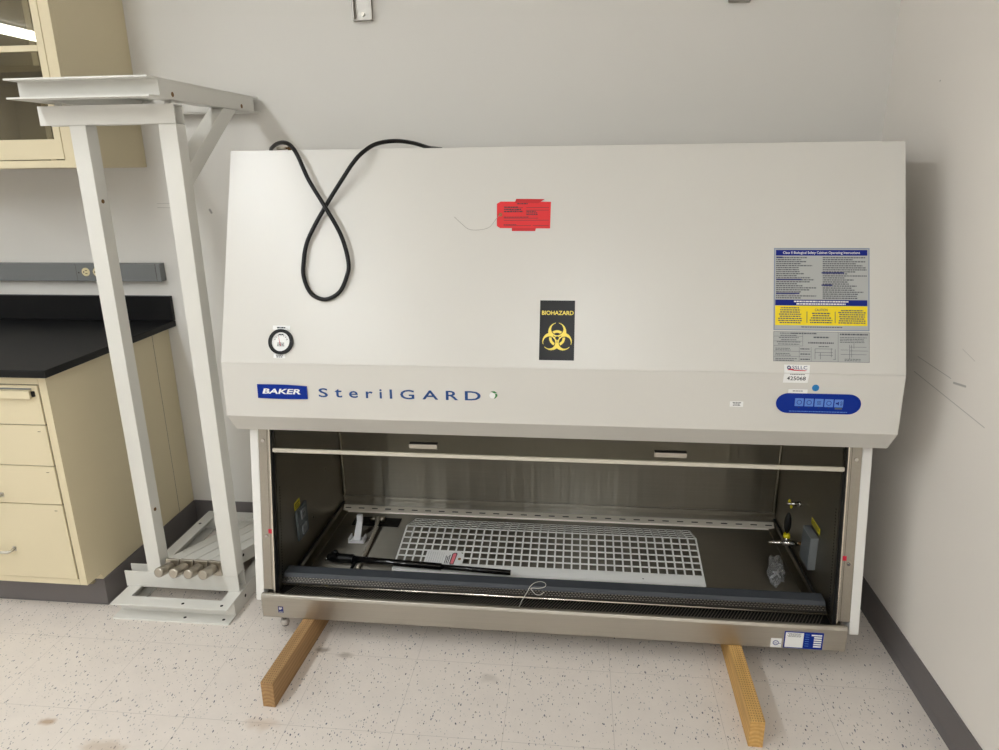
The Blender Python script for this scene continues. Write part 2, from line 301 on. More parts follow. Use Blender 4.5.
# ------------------------------------------------------------------ mesh helpers
class MB:
    """collects shapes into one mesh with several materials"""
    def __init__(s):
        s.bm = bmesh.new(); s.mats = []
    def mi(s, m):
        if m not in s.mats: s.mats.append(m)
        return s.mats.index(m)
    def faces(s, verts, faces, m, smooth=False):
        k = s.mi(m); vs = [s.bm.verts.new(v) for v in verts]
        for f in faces:
            try:
                fc = s.bm.faces.new([vs[i] for i in f]); fc.material_index = k; fc.smooth = smooth
            except ValueError: pass
        return vs
    def hexa(s, p, m):
        # p: 8 points, bottom ring 0-3 then top ring 4-7
        s.faces(p, [(3, 2, 1, 0), (4, 5, 6, 7), (0, 1, 5, 4), (1, 2, 6, 5), (2, 3, 7, 6), (3, 0, 4, 7)], m)
    def box(s, x0, x1, y0, y1, z0, z1, m, mx=None):
        p = [(x0, y0, z0), (x1, y0, z0), (x1, y1, z0), (x0, y1, z0), (x0, y0, z1), (x1, y0, z1), (x1, y1, z1), (x0, y1, z1)]
        if mx is not None: p = [mx @ Vector(q) for q in p]
        s.hexa(p, m)
    def prism_x(s, prof, x0, x1, m):
        """profile of (y,z) extruded along x"""
        n = len(prof)
        v = [(x0, y, z) for y, z in prof] + [(x1, y, z) for y, z in prof]
        f = [tuple(range(n)), tuple(range(2 * n - 1, n - 1, -1))] + [(i, i + n, (i + 1) % n + n, (i + 1) % n) for i in range(n)]
        s.faces(v, f, m)
    def prism(s, pts, off, m):
        """planar 3d polygon pushed along a vector"""
        n = len(pts); off = Vector(off); pts = [Vector(p) for p in pts]
        v = pts + [p + off for p in pts]
        f = [tuple(range(n)), tuple(range(2 * n - 1, n - 1, -1))] + [(i, i + n, (i + 1) % n + n, (i + 1) % n) for i in range(n)]
        s.faces(v, f, m)
    def tube(s, path, r, m, n=10, caps=True, closed=False):
        path = [Vector(p) for p in path]; N = len(path)
        rr = r if isinstance(r, (list, tuple)) else [r] * N
        up = None; rings = []
        k = s.mi(m)
        for i, p in enumerate(path):
            t = (path[min(i + 1, N - 1)] - path[max(i - 1, 0)]).normalized()
            if up is None:
                a = Vector((0, 0, 1)) if abs(t.z) < .9 else Vector((1, 0, 0))
                up = (a - t * a.dot(t)).normalized()
            else:
                up = (up - t * up.dot(t)).normalized()
            side = t.cross(up)
            rings.append([s.bm.verts.new(p + (up * math.cos(2 * PI * j / n) + side * math.sin(2 * PI * j / n)) * rr[i]) for j in range(n)])
        for a, b in zip(rings, rings[1:]):
            for j in range(n):
                f = s.bm.faces.new((a[j], a[(j + 1) % n], b[(j + 1) % n], b[j])); f.smooth = True; f.material_index = k
        if caps:
            f = s.bm.faces.new(rings[0][::-1]); f.material_index = k
            f = s.bm.faces.new(rings[-1]); f.material_index = k
    def cyl(s, p0, p1, r, m, n=20, r1=None):
        s.tube([p0, p1], [r, r if r1 is None else r1], m, n=n)
    def ball(s, c, r, m, sc=(1, 1, 1), n=12):
        c = Vector(c); v = []; f = []
        for i in range(n + 1):
            th = PI * i / n
            for j in range(n * 2):
                ph = PI * j / n
                v.append(c + Vector((r * sc[0] * math.sin(th) * math.cos(ph), r * sc[1] * math.sin(th) * math.sin(ph), r * sc[2] * math.cos(th))))
        for i in range(n):
            for j in range(n * 2):
                a = i * n * 2 + j; b = i * n * 2 + (j + 1) % (n * 2)
                f.append((a, a + n * 2, b + n * 2, b))
        s.faces(v, f, m, smooth=True)
    def build(s, name, parent=None, bevel=0.0, seg=2):
        bmesh.ops.remove_doubles(s.bm, verts=s.bm.verts, dist=1e-7)
        bmesh.ops.recalc_face_normals(s.bm, faces=s.bm.faces)
        me = bpy.data.meshes.new(name); s.bm.to_mesh(me); s.bm.free()
        for m in s.mats: me.materials.append(m)
        o = bpy.data.objects.new(name, me); COL.objects.link(o)
        if parent: o.parent = parent
        if bevel:
            b = o.modifiers.new('bevel', 'BEVEL'); b.width = bevel; b.segments = seg; b.limit_method = 'ANGLE'; b.angle_limit = math.radians(35)
            b.harden_normals = False
        return o

class Frame:
    """a surface: x runs along the cabinet, s runs down the face, n stands out of it"""
    def __init__(s, origin, xdir, sdir):
        s.o = Vector(origin); s.x = Vector(xdir).normalized(); s.s = Vector(sdir).normalized(); s.n = s.s.cross(s.x).normalized()
    def p(s, x, d, n=0.0): return s.o + s.x * x + s.s * d + s.n * n

def fbox(mb, F, x0, x1, s0, s1, n0, n1, m):
    mb.hexa([F.p(x0, s1, n0), F.p(x1, s1, n0), F.p(x1, s0, n0), F.p(x0, s0, n0), F.p(x0, s1, n1), F.p(x1, s1, n1), F.p(x1, s0, n1), F.p(x0, s0, n1)], m)
def fpoly(mb, F, pts, n0, n1, m):
    mb.prism([F.p(x, d, n0) for x, d in pts], F.n * (n1 - n0), m)
def fdisc(mb, F, cx, cs, r, n0, n1, m, n=32):
    fpoly(mb, F, [(cx + r * math.cos(2 * PI * i / n), cs + r * math.sin(2 * PI * i / n)) for i in range(n)], n0, n1, m)
def fring(mb, F, cx, cs, r0, r1, n0, n1, m, n=40, a0=0, a1=2 * PI):
    for i in range(n):
        a = a0 + (a1 - a0) * i / n; b = a0 + (a1 - a0) * (i + 1) / n
        pts = [(cx + r * math.cos(t), cs + r * math.sin(t)) for r, t in ((r0, a), (r1, a), (r1, b), (r0, b))]
        fpoly(mb, F, pts, n0, n1, m)

_font_cache = {}
def glyphs(text, bold=0.0):
    key = (text, bold)
    if key in _font_cache: return _font_cache[key]
    cu = bpy.data.curves.new('text_tmp', 'FONT'); cu.body = text; cu.size = 1; cu.offset = bold; cu.resolution_u = 3
    o = bpy.data.objects.new('text_tmp', cu); COL.objects.link(o)
    bpy.context.view_layer.update()
    me = bpy.data.meshes.new_from_object(o.evaluated_get(bpy.context.evaluated_depsgraph_get()))
    v = [(p.co.x, p.co.y) for p in me.vertices]; f = [tuple(q.vertices) for q in me.polygons]
    bpy.data.objects.remove(o); bpy.data.curves.remove(cu); bpy.data.meshes.remove(me)
    _font_cache[key] = (v, f); return v, f
def ftext(mb, F, text, x0, x1, s0, s1, n, m, bold=0.0, shear=0.0):
    """text fitted into the rectangle x0..x1, s0 (top) .. s1 (bottom)"""
    v, f = glyphs(text, bold)
    if not v: return
    ax, bx = min(p[0] for p in v), max(p[0] for p in v); ay, by = min(p[1] for p in v), max(p[1] for p in v)
    h = max(by - ay, 1e-6)
    out = []
    for x, y in v:
        t = (y - ay) / h
        out.append(F.p(x0 + (x - ax) / (bx - ax) * (x1 - x0) + shear * t, s1 + (s0 - s1) * t, n))
    mb.faces(out, f, m)
def flines(mb, F, x0, x1, s0, s1, rows, m, n, fill=.55, ragged=.25, center=False, rnd=None):
    """rows of fine print too small to read: broken strokes"""
    R = rnd or random
    dh = (s1 - s0) / rows
    for i in range(rows):
        w = (x1 - x0) * (1 - ragged * R.random()); a = x0 + ((x1 - x0 - w) / 2 if center else 0); e = a + w
        y0 = s0 + dh * (i + .2); y1 = y0 + dh * fill
        while a < e:
            l = (.0022 + .006 * R.random()); b = min(e, a + l)
            fbox(mb, F, a, b, y0, y1, n, n + .0001, m); a = b + .0011

def mark(o, kind=None, label=None, cat=None, group=None):
    if kind: o['kind'] = kind
    if label: o['label'] = label
    if cat: o['category'] = cat
    if group: o['group'] = group
    return o
def thing(name, label, cat, loc=(0, 0, 0), rotz=0.0, group=None):
    o = bpy.data.objects.new(name, None); o.location = loc; o.rotation_euler = (0, 0, rotz); o.empty_display_size = .1
    COL.objects.link(o); return mark(o, None, label, cat, group)

# ------------------------------------------------------------------ camera
cam = bpy.data.cameras.new('camera'); co = bpy.data.objects.new('camera', cam); COL.objects.link(co); scene.camera = co
cx, cy, cz, yaw, pit, rol, fpx = -1.0086, -2.6138, 1.4883, .1124, .2915, -.0124, 701.786
fw = Vector((-math.sin(yaw) * math.cos(pit), math.cos(yaw) * math.cos(pit), -math.sin(pit)))
r0 = Vector((math.cos(yaw), math.sin(yaw), 0)); u0 = r0.cross(fw)
rx = r0 * math.cos(rol) + u0 * math.sin(rol); ux = -r0 * math.sin(rol) + u0 * math.cos(rol)
mw = Matrix((rx, ux, -fw)).transposed().to_4x4(); mw.translation = (cx, cy, cz); co.matrix_world = mw
cam.sensor_fit = 'HORIZONTAL'; cam.sensor_width = 36; cam.lens = fpx / 999 * 36; cam.clip_start = .02

# ------------------------------------------------------------------ room
XL, YF, ZC = -8.2, -7.0, 2.75
def struct(name, mb, bevel=0.0):
    o = mb.build(name, None, bevel); o['kind'] = 'structure'; return o
b = MB(); b.box(XL, 0, YF, 0, -.05, 0, M['floor']); struct('floor', b)
b = MB(); b.box(XL, 0, YF, 0, ZC, ZC + .05, M['ceiling']); struct('ceiling', b)
b = MB(); b.box(XL, .1, 0, .1, -.05, ZC + .05, M['wall_back']); struct('wall_back', b)
b = MB(); b.box(0, .1, YF, 0, -.05, ZC + .05, M['wall_right']); struct('wall_right', b)
b = MB(); b.box(XL - .1, XL, YF, .1, -.05, ZC + .05, M['wall']); struct('wall_left', b)
b = MB(); b.box(XL - .1, .1, YF - .1, YF, -.05, ZC + .05, M['wall']); struct('wall_front', b)
bp = [(0, .103), (-.004, .103), (-.005, .02), (-.010, .004), (-.012, 0), (0, 0)]
b = MB(); b.prism_x(bp, -2.648, -.012, M['rubber']); struct('baseboard_back', b)
b = MB(); b.prism([(x, -.0, z) for x, z in bp], (0, YF + .01, 0), M['rubber']); struct('baseboard_right', b)

# ceiling luminaires: long rows running away from the back wall, plus an added fill row
LP = 236.0
M['lamp'].node_tree.nodes['Principled BSDF'].inputs['Emission Strength'].default_value = LP / 10
def luminaire(x, y0, y1, label, group):
    t = thing('ceiling_light', label, 'light', (x, (y0 + y1) / 2, ZC), 0, group)
    L = (y1 - y0) / 2
    b = MB(); b.box(-.10, .10, -L, L, -.018, 0, M['white']); b.box(-.10, .10, -L, -L + .003, -.072, -.018, M['white']); b.box(-.10, .10, L - .003, L, -.072, -.018, M['white']); b.build('fixture_body', t)
    b = MB(); pr = [(-.092, -.019), (-.085, -.055), (-.06, -.07), (.06, -.07), (.085, -.055), (.092, -.019)]
    b.prism([(px, -L + .0035, pz) for px, pz in pr], (0, 2 * L - .007, 0), M['lamp']); b.build('diffuser', t)
for x, wh in ((-2.9, 'right'), (-6.2, 'left')):
    for i, y in enumerate((-1.3, -2.6, -3.9)):
        luminaire(x, y - 1.295, y, '%s linear ceiling light in the %s-hand row' % (('white nearest the back wall', 'white second from the back wall', 'white farthest from the back wall')[i], wh), 'linear ceiling lights')

for i, y in enumerate((-3.3, -4.6)):  # invented fill row: lifts the right wall and floor, streaks the chamber steel
    luminaire(-.95, y - 1.295, y, 'added linear fill light on the ceiling near the right wall, %s' % ('closer to the back wall', 'farther from the back wall')[i], 'linear ceiling lights')

# ------------------------------------------------------------------ wall standards above the cabinet
def standard(x, z, label):
    t = thing('shelf_bracket', label, 'bracket', (x, -.0005, z), 0)
    b = MB()
    b.box(-.034, .034, -.003, 0, 0, .55, M['zinc']); b.box(-.034, -.028, -.02, -.003, 0, .55, M['zinc']); b.box(.028, .034, -.02, -.003, 0, .55, M['zinc']); b.box(-.034, .034, -.02, -.003, 0, .004, M['zinc'])
    b.build('channel', t, .0008)
    b = MB(); b.cyl((0, -.003, .022), (0, -.008, .022), .006, M['nickel'], 12); b.box(-.004, .004, -.0085, -.0078, .0212, .0228, M['hole']); b.build('screw', t)
standard(-1.761, 1.968, 'metal channel bracket on the back wall above the black cord')
standard(-.503, 1.985, 'metal channel bracket on the back wall, the one nearer the room corner')

# ------------------------------------------------------------------ lower casework
t = thing('base_cabinet', 'cream metal drawer cabinet under the black countertop', 'cabinet', (-2.65, -.691, 0))
ox, oy = 2.65, .691
b = MB()
b.prism([(-.68, .006, .1275), (-.68, .076, .1275), (-.68, .076, .1035), (-.68, .689, .1035), (-.68, .689, .878), (-.68, .006, .878)], (.68, 0, 0), M['cream'])
b.build('body', t, .0012)
b = MB(); b.box(-.0005, .0003, .573, .5745, .106, .876, M['gap']); b.build('filler_seam', t)
b = MB(); b.box(-.022, -.006, .030, .046, .112, .1274, M['cream_in']); b.build('corner_clip', t, .001)
b = MB()                                                                           # face frame rails
for x0, x1, z0, z1 in ((-.0265, 0, .1275, .878), (-.68, -.655, .1275, .878), (-.6545, -.027, .1275, .1495), (-.6545, -.027, .846, .878)):
    b.box(x0, x1, 0, .0055, z0, z1, M['cream'])
b.build('face_frame', t, .001)
b = MB(); b.box(-.656, -.026, .003, .0052, .148, .848, M['gap']); b.build('dark_reveal', t)
zs = [(.7125, .8435), (.5705, .7095), (.4325, .5675), (.1520, .4295)]
for i, (z0, z1) in enumerate(zs):
    b = MB(); b.box(-.652, -.0295, -.004, .004, z0, z1, M['cream'])
    d = b.build('drawer', t, .0015)
    if i:
        hz = {1: .640, 2: .461, 3: .260}[i]; h1 = -.231; h0 = h1 - .150
        b = MB()
        b.tube([(h0 + .006, -.003, hz), (h0 + .006, -.026, hz), (h0 + .012, -.031, hz), (h1 - .012, -.031, hz), (h1 - .006, -.026, hz), (h1 - .006, -.003, hz)], .0050, M['satin'], 8)
        for hx in (h0, h1 - .012): b.box(hx, hx + .012, -.0055, -.003, hz - .008, hz + .008, M['satin'])
        b.build('pull', d)
        b = MB(); b.box(-.060, -.050, -.0045, -.0038, z1 - .021, z1 - .0195, M['gap']); b.build('scratch', d)
    else:
        b = MB(); b.box(-.64, -.050, -.018, -.004, .803, .829, M['cream']); b.box(-.64, -.050, -.006, -.0038, .830, .835, M['race']); b.build('pull_lip', d, .002)
        b = MB(); b.box(-.0495, -.040, -.012, -.0038, .808, .826, M['black']); b.build('latch', d, .002)
b = MB()
b.box(-.68, .002, .076, .689, .0, .102, M['rubber'])
b.box(-.68, .0045, .0725, .675, .0, .004, M['rubber'])
b.build('toe_kick', t, .002)

t = thing('countertop', 'black epoxy lab countertop on the cream drawer cabinet', 'countertop', (-2.614, -.729, .8785))
b = MB(); b.box(-1.2, 0, 0, .7285, 0, .0245, M['epoxy']); b.build('slab', t, .003)
b = MB(); b.box(-1.2, 0, .7085, .7285, .025, .1245, M['epoxy']); b.build('backsplash', t, .002)

t = thing('surface_raceway', 'grey surface raceway with ivory outlets above the black backsplash', 'raceway', (-2.627, 0, 1.064))
b = MB(); b.box(-1.1, -.018, -.036, -.0005, 0, .069, M['race']); b.build('housing', t, .0015)
b = MB(); b.box(-.0175, 0, -.036, -.0005, -.0005, .0695, M['race']); b.build('end_cap', t, .0015)
b = MB(); b.box(-.3525, -.3515, -.0363, -.03, .0005, .0685, M['gap']); b.build('seam', t)
b = MB(); b.box(-.0185, -.0172, -.0363, -.03, .0005, .0685, M['gap']); b.build('seam', t)
b = MB(); b.cyl((-.342, -.0358, .034), (-.342, -.0368, .034), .0028, M['gap'], 10); b.build('screw', t)
for x in (-.311, -.264):
    b = MB(); b.cyl((x, -.030, .037), (x, -.0385, .037), .0165, M['ivory'], 24)
    for dz in (-.006, .006): b.box(x - .002, x + .007, -.0389, -.0385, .037 + dz - .0012, .037 + dz + .0012, M['gap'])
    b.cyl((x - .008, -.0385, .037), (x - .008, -.0389, .037), .0028, M['gap'], 10)
    b.build('outlet', t)

# ------------------------------------------------------------------ upper casework
t = thing('wall_cabinet', 'cream glass-door wall cabinet over the black countertop', 'cabinet', (-2.638, -.39, 1.494))
W, H, D = .95, .92, .389
b = MB()
b.box(-.018, 0, .018, D, 0, H, M['cream']); b.box(-W, -W + .018, .018, D, 0, H, M['cream'])
b.box(-W + .018, -.018, .018, D, 0.0, .018, M['cream']); b.box(-W + .018, -.018, .018, D, H - .018, H, M['cream'])
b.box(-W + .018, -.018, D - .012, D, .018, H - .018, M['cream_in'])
b.build('body', t, .001)
b = MB(); b.box(-.036, 0, 0, .018, 0, H, M['cream']); b.box(-W, -W + .036, 0, .018, 0, H, M['cream']); b.box(-W + .036, -.036, 0, .018, 0, .024, M['cream']); b.box(-W + .036, -.036, 0, .018, H - .024, H, M['cream']); b.build('face_frame', t, .001)
b = MB(); x0, x1, z0, z1 = -.5, -.0362, .0275, H - .028
b.box(x1 - .024, x1, -.003, .015, z0, z1, M['cream']); b.box(x0, x0 + .06, -.003, .015, z0, z1, M['cream']); b.box(x0 + .06, x1 - .022, -.003, .015, z0, z0 + .062, M['cream']); b.box(x0 + .06, x1 - .022, -.003, .015, z1 - .06, z1, M['cream'])
b.box(x0 + .06, x1 - .024, -.003, .015, .3505, .3685, M['cream']); d = b.build('door', t, .001)
b = MB(); b.box(x0 + .058, x1 - .02, .004, .008, z0 + .06, z1 - .058, M['glass']); b.build('glass_pane', d)
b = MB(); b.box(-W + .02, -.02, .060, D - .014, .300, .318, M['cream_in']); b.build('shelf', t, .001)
for x in (-.135, -.36):
    b = MB(); b.box(x - .011, x + .011, D - .02, D - .0125, .02, .299, M['cream']); b.box(x - .011, x + .011, D - .02, D - .0125, .319, H - .02, M['cream']); b.build('shelf_standard', t)

# ------------------------------------------------------------------ white equipment stand
t = thing('equipment_stand', 'tall white steel equipment stand between the cabinets and the safety cabinet', 'stand', (-2.34, -.35, 0))
ox, oy = 2.34, .35
def channel_frame(b, x0, x1, yf, y0, y1, z0, z1, yr, fl=.046, th=.005):
    """side arms are channels with the web outside and the flanges inside; front and rear channels turn their flanges outward"""
    for za in (z0, z1 - th):
        b.box(x0, x1, yf, y0, za, za + th, M['stand']); b.box(x0, x1, y1, yr, za, za + th, M['stand'])
        b.box(x0, x0 + fl, y0, y1, za, za + th, M['stand']); b.box(x1 - fl, x1, y0, y1, za, za + th, M['stand'])
    b.box(x0, x1, y0, y0 + th, z0 + th, z1 - th, M['stand']); b.box(x0, x1, y1 - th, y1, z0 + th, z1 - th, M['stand'])
    b.box(x0, x0 + th, y0 + th, y1 - th, z0 + th, z1 - th, M['stand']); b.box(x1 - th, x1, y0 + th, y1 - th, z0 + th, z1 - th, M['stand'])
b = MB(); channel_frame(b, -2.583 + ox, -2.164 + ox, -.702 + oy, -.650 + oy, -.06 + oy, 1.676, 1.7295, -.016 + oy)
for hy in (-.585, -.155): b.cyl((-2.166 + ox, hy + oy, 1.69), (-2.1632 + ox, hy + oy, 1.69), .007, M['brown'], 12)
b.build('top_frame', t, .0008)
b = MB(); channel_frame(b, -2.5815 + ox, -2.160 + ox, -.691 + oy, -.640 + oy, -.062 + oy, 0, .0600, -.014 + oy)
for x, y in ((-2.33, -.668), (-2.19, -.668)):
    for z in (.0052, .0602): b.cyl((x + ox, y + oy, z - .0005), (x + ox, y + oy, z + .0002), .0055, M['hole'], 12)
for y in (-.5, -.126): b.cyl((-2.562 + ox, y + oy, .0597), (-2.562 + ox, y + oy, .0602), .006, M['hole'], 12)
for y in (-.56, -.40): b.cyl((-2.1604 + ox, y + oy, .03), (-2.1596 + ox, y + oy, .03), .006, M['hole'], 12)
b.build('base_frame', t, .0008)
ya, yb = -.585 + oy, -.535 + oy; xa, xb = -2.588 + ox, -2.1655 + ox
for z0, z1, low in ((.0605, .1215, 1), (1.6125, 1.6665, 0)):
    b = MB(); b.box(xa, xb, ya, ya + .004, z0, z1, M['stand']); b.box(xa - .006 * low, xb, yb - .004, yb, z0, z1, M['stand'])
    if low: b.box(xa, xb, ya + .004, yb - .004, z0, z0 + .004, M['stand'])
    else: b.box(xa, xb, ya + .004, yb - .004, z1 - .004, z1, M['stand'])
    if not low:
        for x in (xa + .05, xb - .03): b.cyl((x, ya + .025, z1), (x, ya + .025, 1.676), .010, M['stand'], 10)
    b.build('cross_rail', t, .0008)
for k, (l0, l1) in enumerate(((-2.4972, -2.4460), (-2.2205, -2.1655))):
    l0 += ox; l1 += ox
    b = MB(); b.box(l0, l1, ya - .0004, yb + .001, .122, 1.612, M['stand'])
    for z in ((1.395, .36) if k == 0 else ()): b.cyl((l1 - .0005, ya + .02, z), (l1 + .003, ya + .02, z), .0065, M['brown'], 12)
    b.build('leg', t, .002)
    if k == 0: continue
    w = .050; xr = l1 - w; bb = MB()
    c0 = Vector((xr, yb, 1.470)); c1 = Vector((xr, -.245 + oy, 1.672)); d = (c1 - c0).normalized(); n = Vector((0, -d.z, d.y)); q = []
    for sgn in (-1, 1):
        base = c0 + n * sgn * .026; a = base + d * ((yb + .0005 - base.y) / d.y); e = base + d * ((1.6755 - base.z) / d.z); q.append((a, e))
    bb.prism([(xr, v.y, v.z) for v in (q[0][0], q[0][1], q[1][1], q[1][0])], (w, 0, 0), M['stand'])
    bb.build('brace', t, .002)

# loose square legs with steel glides lying across the stand
GROUP = 'loose short legs lying on the foot of the stand'
dirv = Vector((.08, .997, 0)).normalized()
def loose_leg(fx, fy, label):
    t = thing('stand_leg', label, 'leg', (fx, fy, .1235), 0, GROUP)
    yawr = math.atan2(-dirv.x, dirv.y)
    t.rotation_euler = (-math.radians(12.9), 0, yawr)
    b = MB(); b.box(-.0240, .0240, 0, .49, .0, .049, M['stand'])
    b.cyl((.0243, .13, .03), (.0252, .13, .03), .006, M['hole'], 12)
    b.build('tube', t, .003)
    b = MB(); b.box(-.0255, .0255, -.012, -.0003, -.0005, .0505, M['nickel']); b.build('end_plate', t, .002)
    b = MB(); b.tube([(0, -.0123, .026), (0, -.02, .026), (0, -.022, .026), (0, -.078, .026), (0, -.083, .026), (0, -.085, .026)], [.012, .012, .0175, .0175, .0165, .013], M['nickel'], 20); b.build('glide', t)
for i, fx in enumerate((-2.4035, -2.3505, -2.2975, -2.2445)):
    loose_leg(fx, -.580, ('leftmost', 'second from left', 'third from left', 'rightmost')[i] + ' of four short white tube legs lying on the stand foot')

# ------------------------------------------------------------------ biosafety cabinet
BX, BTH = -1.0911, -.0027
bsc = thing('biosafety_cabinet', 'large white biosafety cabinet with stainless steel work chamber resting on two wood beams', 'cabinet', (BX, 0, 0), BTH)
T_, K_, H_, B_, P_, Q_ = (-.5045, 1.5362), (-.7183, .9382), (-.7248, .772), (-.6766, .7114), (-.6327, .691), (-.7254, .1306)
HW = .9589
b = MB(); b.prism_x([(-.02, 1.5362), T_, K_, (-.655, .9382), (-.645, .93), (-.02, .93)], -HW, HW, M['powder']); hood = b.build('hood', bsc, .0008)
b = MB()
b.prism_x([(K_[0], K_[1] - .0002), H_, B_, (-.655, .7115), (-.655, .9380)], -HW, HW, M['powder']); b.build('lower_fascia', bsc, .0008)
for s in (-1, 1):
    b = MB()
    xa, xb = sorted((s * .9396, s * .9125))
    b.prism_x([(-.02, .929), (-.654, .929), (-.6338, .692), Q_, (-.02, .1306)], xa, xb, M['powder_side'])
    b.build('side_panel', bsc, .002)
    # steel post beside the opening
    xa, xb = sorted((s * .872, s * .9120)); sl = (Q_[0] - P_[0]) / (P_[1] - Q_[1])
    def py(z, off=0.0): return P_[0] + (P_[1] - z) * sl + off
    b = MB(); b.prism_x([(py(.71), .71), (py(.17), .17), (py(.17) + .05, .17), (py(.71) + .05, .71)], xa, xb, M['steel_post'])
    x2 = sorted((s * .8835, s * .8845)); b.prism_x([(py(.71, -.0006), .71), (py(.12, -.0006), .12), (py(.12), .12), (py(.71), .71)], *x2, M['gap'])
    po = b.build('post', bsc, .001)
    b = MB(); x3 = sorted((s * .8692, s * .8715))
    b.prism_x([(py(.72, -.004), .72), (py(.118, -.004), .118), (py(.118, .02), .118), (py(.72, .02), .72)], *x3, M['seam'])
    x4 = sorted((s * .8718, s * .8758)); b.prism_x([(py(.72, -.005), .72), (py(.15, -.005), .15), (py(.15, .0), .15), (py(.72, 0), .72)], *x4, M['steel_bright'])
    b.build('sash_track', po)
    for z in (.659, .348):
        b = MB(); p = Vector((s * .896, py(z), z)); b.cyl(p, p + Vector((0, -.004, 0)), .0055, M['chrome'], 12); b.build('screw', po)
    b = MB(); z = .364; xa, xb = sorted((s * .8785, s * .8895)); b.prism_x([(py(z + .007, -.001), z + .007), (py(z - .007, -.001), z - .007), (py(z - .007, 0), z - .007), (py(z + .007, 0), z + .007)], xa, xb, M['redmark']); b.build('red_sticker', po)
    # inner side wall
    xa, xb = sorted((s * .8665, s * .870)); b = MB()
    b.prism_x([(-.03, .925), (-.62, .925), (py(.70, .025), .70), (py(.15, .025), .15), (-.03, .15)], xa, xb, M['steel_side'])
    # column of small intake perforations near the opening
    z = .49
    while z > .16:
        y = py(z, .045); xi = s * .8664
        xa2, xb2 = sorted((xi, xi - s * .0004)); b.box(xa2, xb2, y - .004, y + .001, z - .002, z + .0022, M['hole']); z -= .0095
    b.build('side_wall', bsc)
    # raised trim where the deck meets the side wall
    xa = s * .866; xc = s * .832
    b = MB(); b.prism([(xa, -.60, .152), (xa, -.60, .1305), (xc, -.60, .1305), (xc - s * .0, -.60, .134), (s * .858, -.60, .137)], (0, .555, 0), M['steel_side'])
    b.box(*sorted((s * .8662, s * .8590)), -.60, -.045, .1525, .1565, M['seam'])
    b.build('deck_trim', bsc)
# chamber back wall, ceiling, deck
b = MB(); b.box(-.870, .870, -.045, -.030, .178, .928, M['steel_in']); b.build('back_wall', bsc)
for s in (-1, 1):
    b = MB(); b.tube([(s * .862, -.050, .18), (s * .862, -.050, .925)], .008, M['steel_bright'], 10); b.build('corner_trim', bsc)
b = MB(); b.box(-.865, .865, -.63, -.046, .915, .928, M['steel_in']); b.build('supply_diffuser', bsc)
b = MB(); b.box(-.866, .866, -.60, -.030, .118, .1303, M['steel_floor']); b.build('work_surface', bsc)
b = MB(); b.prism_x([(-.075, .1306), (-.046, .1306), (-.046, .178), (-.052, .178), (-.056, .172), (-.056, .160), (-.066, .150)], -.865, .865, M['steel_in']); b.build('rear_lip', bsc)
b = MB(); prf = [(-.104, .1306), (-.100, .136), (-.080, .150), (-.076, .150), (-.076, .1306)]
b.prism_x(prf, -.855, .855, M['rail'])
d = Vector((0, .020, .014)).normalized(); nn = Vector((0, -d.z, d.y))
for i in range(31):
    x = -.835 + i * (1.67 / 30)
    Fm = Matrix(((1, 0, 0, x), (0, d.y, nn.y, -.090), (0, d.z, nn.z, .143), (0, 0, 0, 1)))
    b.box(-.012, .012, -.0020, .0020, -.0002, .0003, M['hole'], Fm)
b.build('slotted_rail', bsc)
# base pan and sill
b = MB()
b.prism_x([(-.745, .0842), (-.7475, .089), (-.7475, .158), (-.744, .166), (-.738, .1685), (-.731, .1665), (-.728, .155), (-.728, .146), (-.60, .146), (-.60, .1175), (-.025, .1175), (-.025, .0842)], -.9115, .8985, M['steel_front'])
b.build('base_pan', bsc, .001)
# intake grille behind the sill
b = MB(); b.box(-.866, .866, -.727, -.61, .1465, .1485, M['mesh'])
x = -.862
while x < .826:
    b.prism([(x, -.7255, .1486), (x + .003, -.7255, .1486), (x + .038, -.664, .1486), (x + .035, -.664, .1486)], (0, 0, .0012), M['fin']); x += .0100
b.build('intake_grille', bsc)
# armrest: slate top, perforated face, bright lip
b = MB(); b.prism_x([(-.664, .1535), (-.667, .186), (-.658, .1965), (-.622, .1985), (-.612, .194), (-.612, .1535)], -.8655, .858, M['slate']); arm = b.build('armrest', bsc, .001)
b = MB(); b.prism_x([(-.6675, .185), (-.6795, .173), (-.6795, .1675), (-.6675, .1675)], -.8655, .858, M['mesh'])
R = random.Random(3)
dz = Vector((0, -.012, -.012)).normalized()
for r in range(3):
    x = -.86 + (r % 2) * .005
    while x < .852:
        y = -.6688 - r * .0040; z = .1848 - r * .0040
        b.box(x, x + .006, y - .0012, y + .0008, z - .0006, z + .001, M['steel_floor']); x += .0105
b.build('perforated_face', arm)
b = MB(); b.tube([(-.8655, -.6815, .1665), (.860, -.6815, .1665)], .0042, M['steel_bright'], 10); b.build('front_lip', arm)
# sash: glass, lower edge strip, pull grips
b = MB(); b.prism_x([(-.644, .632), (-.602, .905), (-.597, .905), (-.639, .632)], -.866, .866, M['sash']); sash = b.build('sash', bsc)
b = MB(); b.prism_x([(-.646, .6225), (-.6445, .6345), (-.637, .6345), (-.637, .6225)], -.866, .866, M['lightstrip']); b.build('edge_strip', sash, .001)
for x0, x1, zc in ((-.419, -.332, .6595), (.322, .415, .6575)):
    b = MB(); b.prism_x([(-.655, zc + .0095), (-.655, zc - .004), (-.643, zc - .010), (-.640, zc - .010), (-.640, zc + .0095)], x0, x1, M['steel_front']); b.prism_x([(-.655, zc + .0118), (-.655, zc + .0096), (-.640, zc + .0096), (-.640, zc + .0118)], x0, x1, M['seam']); b.build('finger_grip', sash)
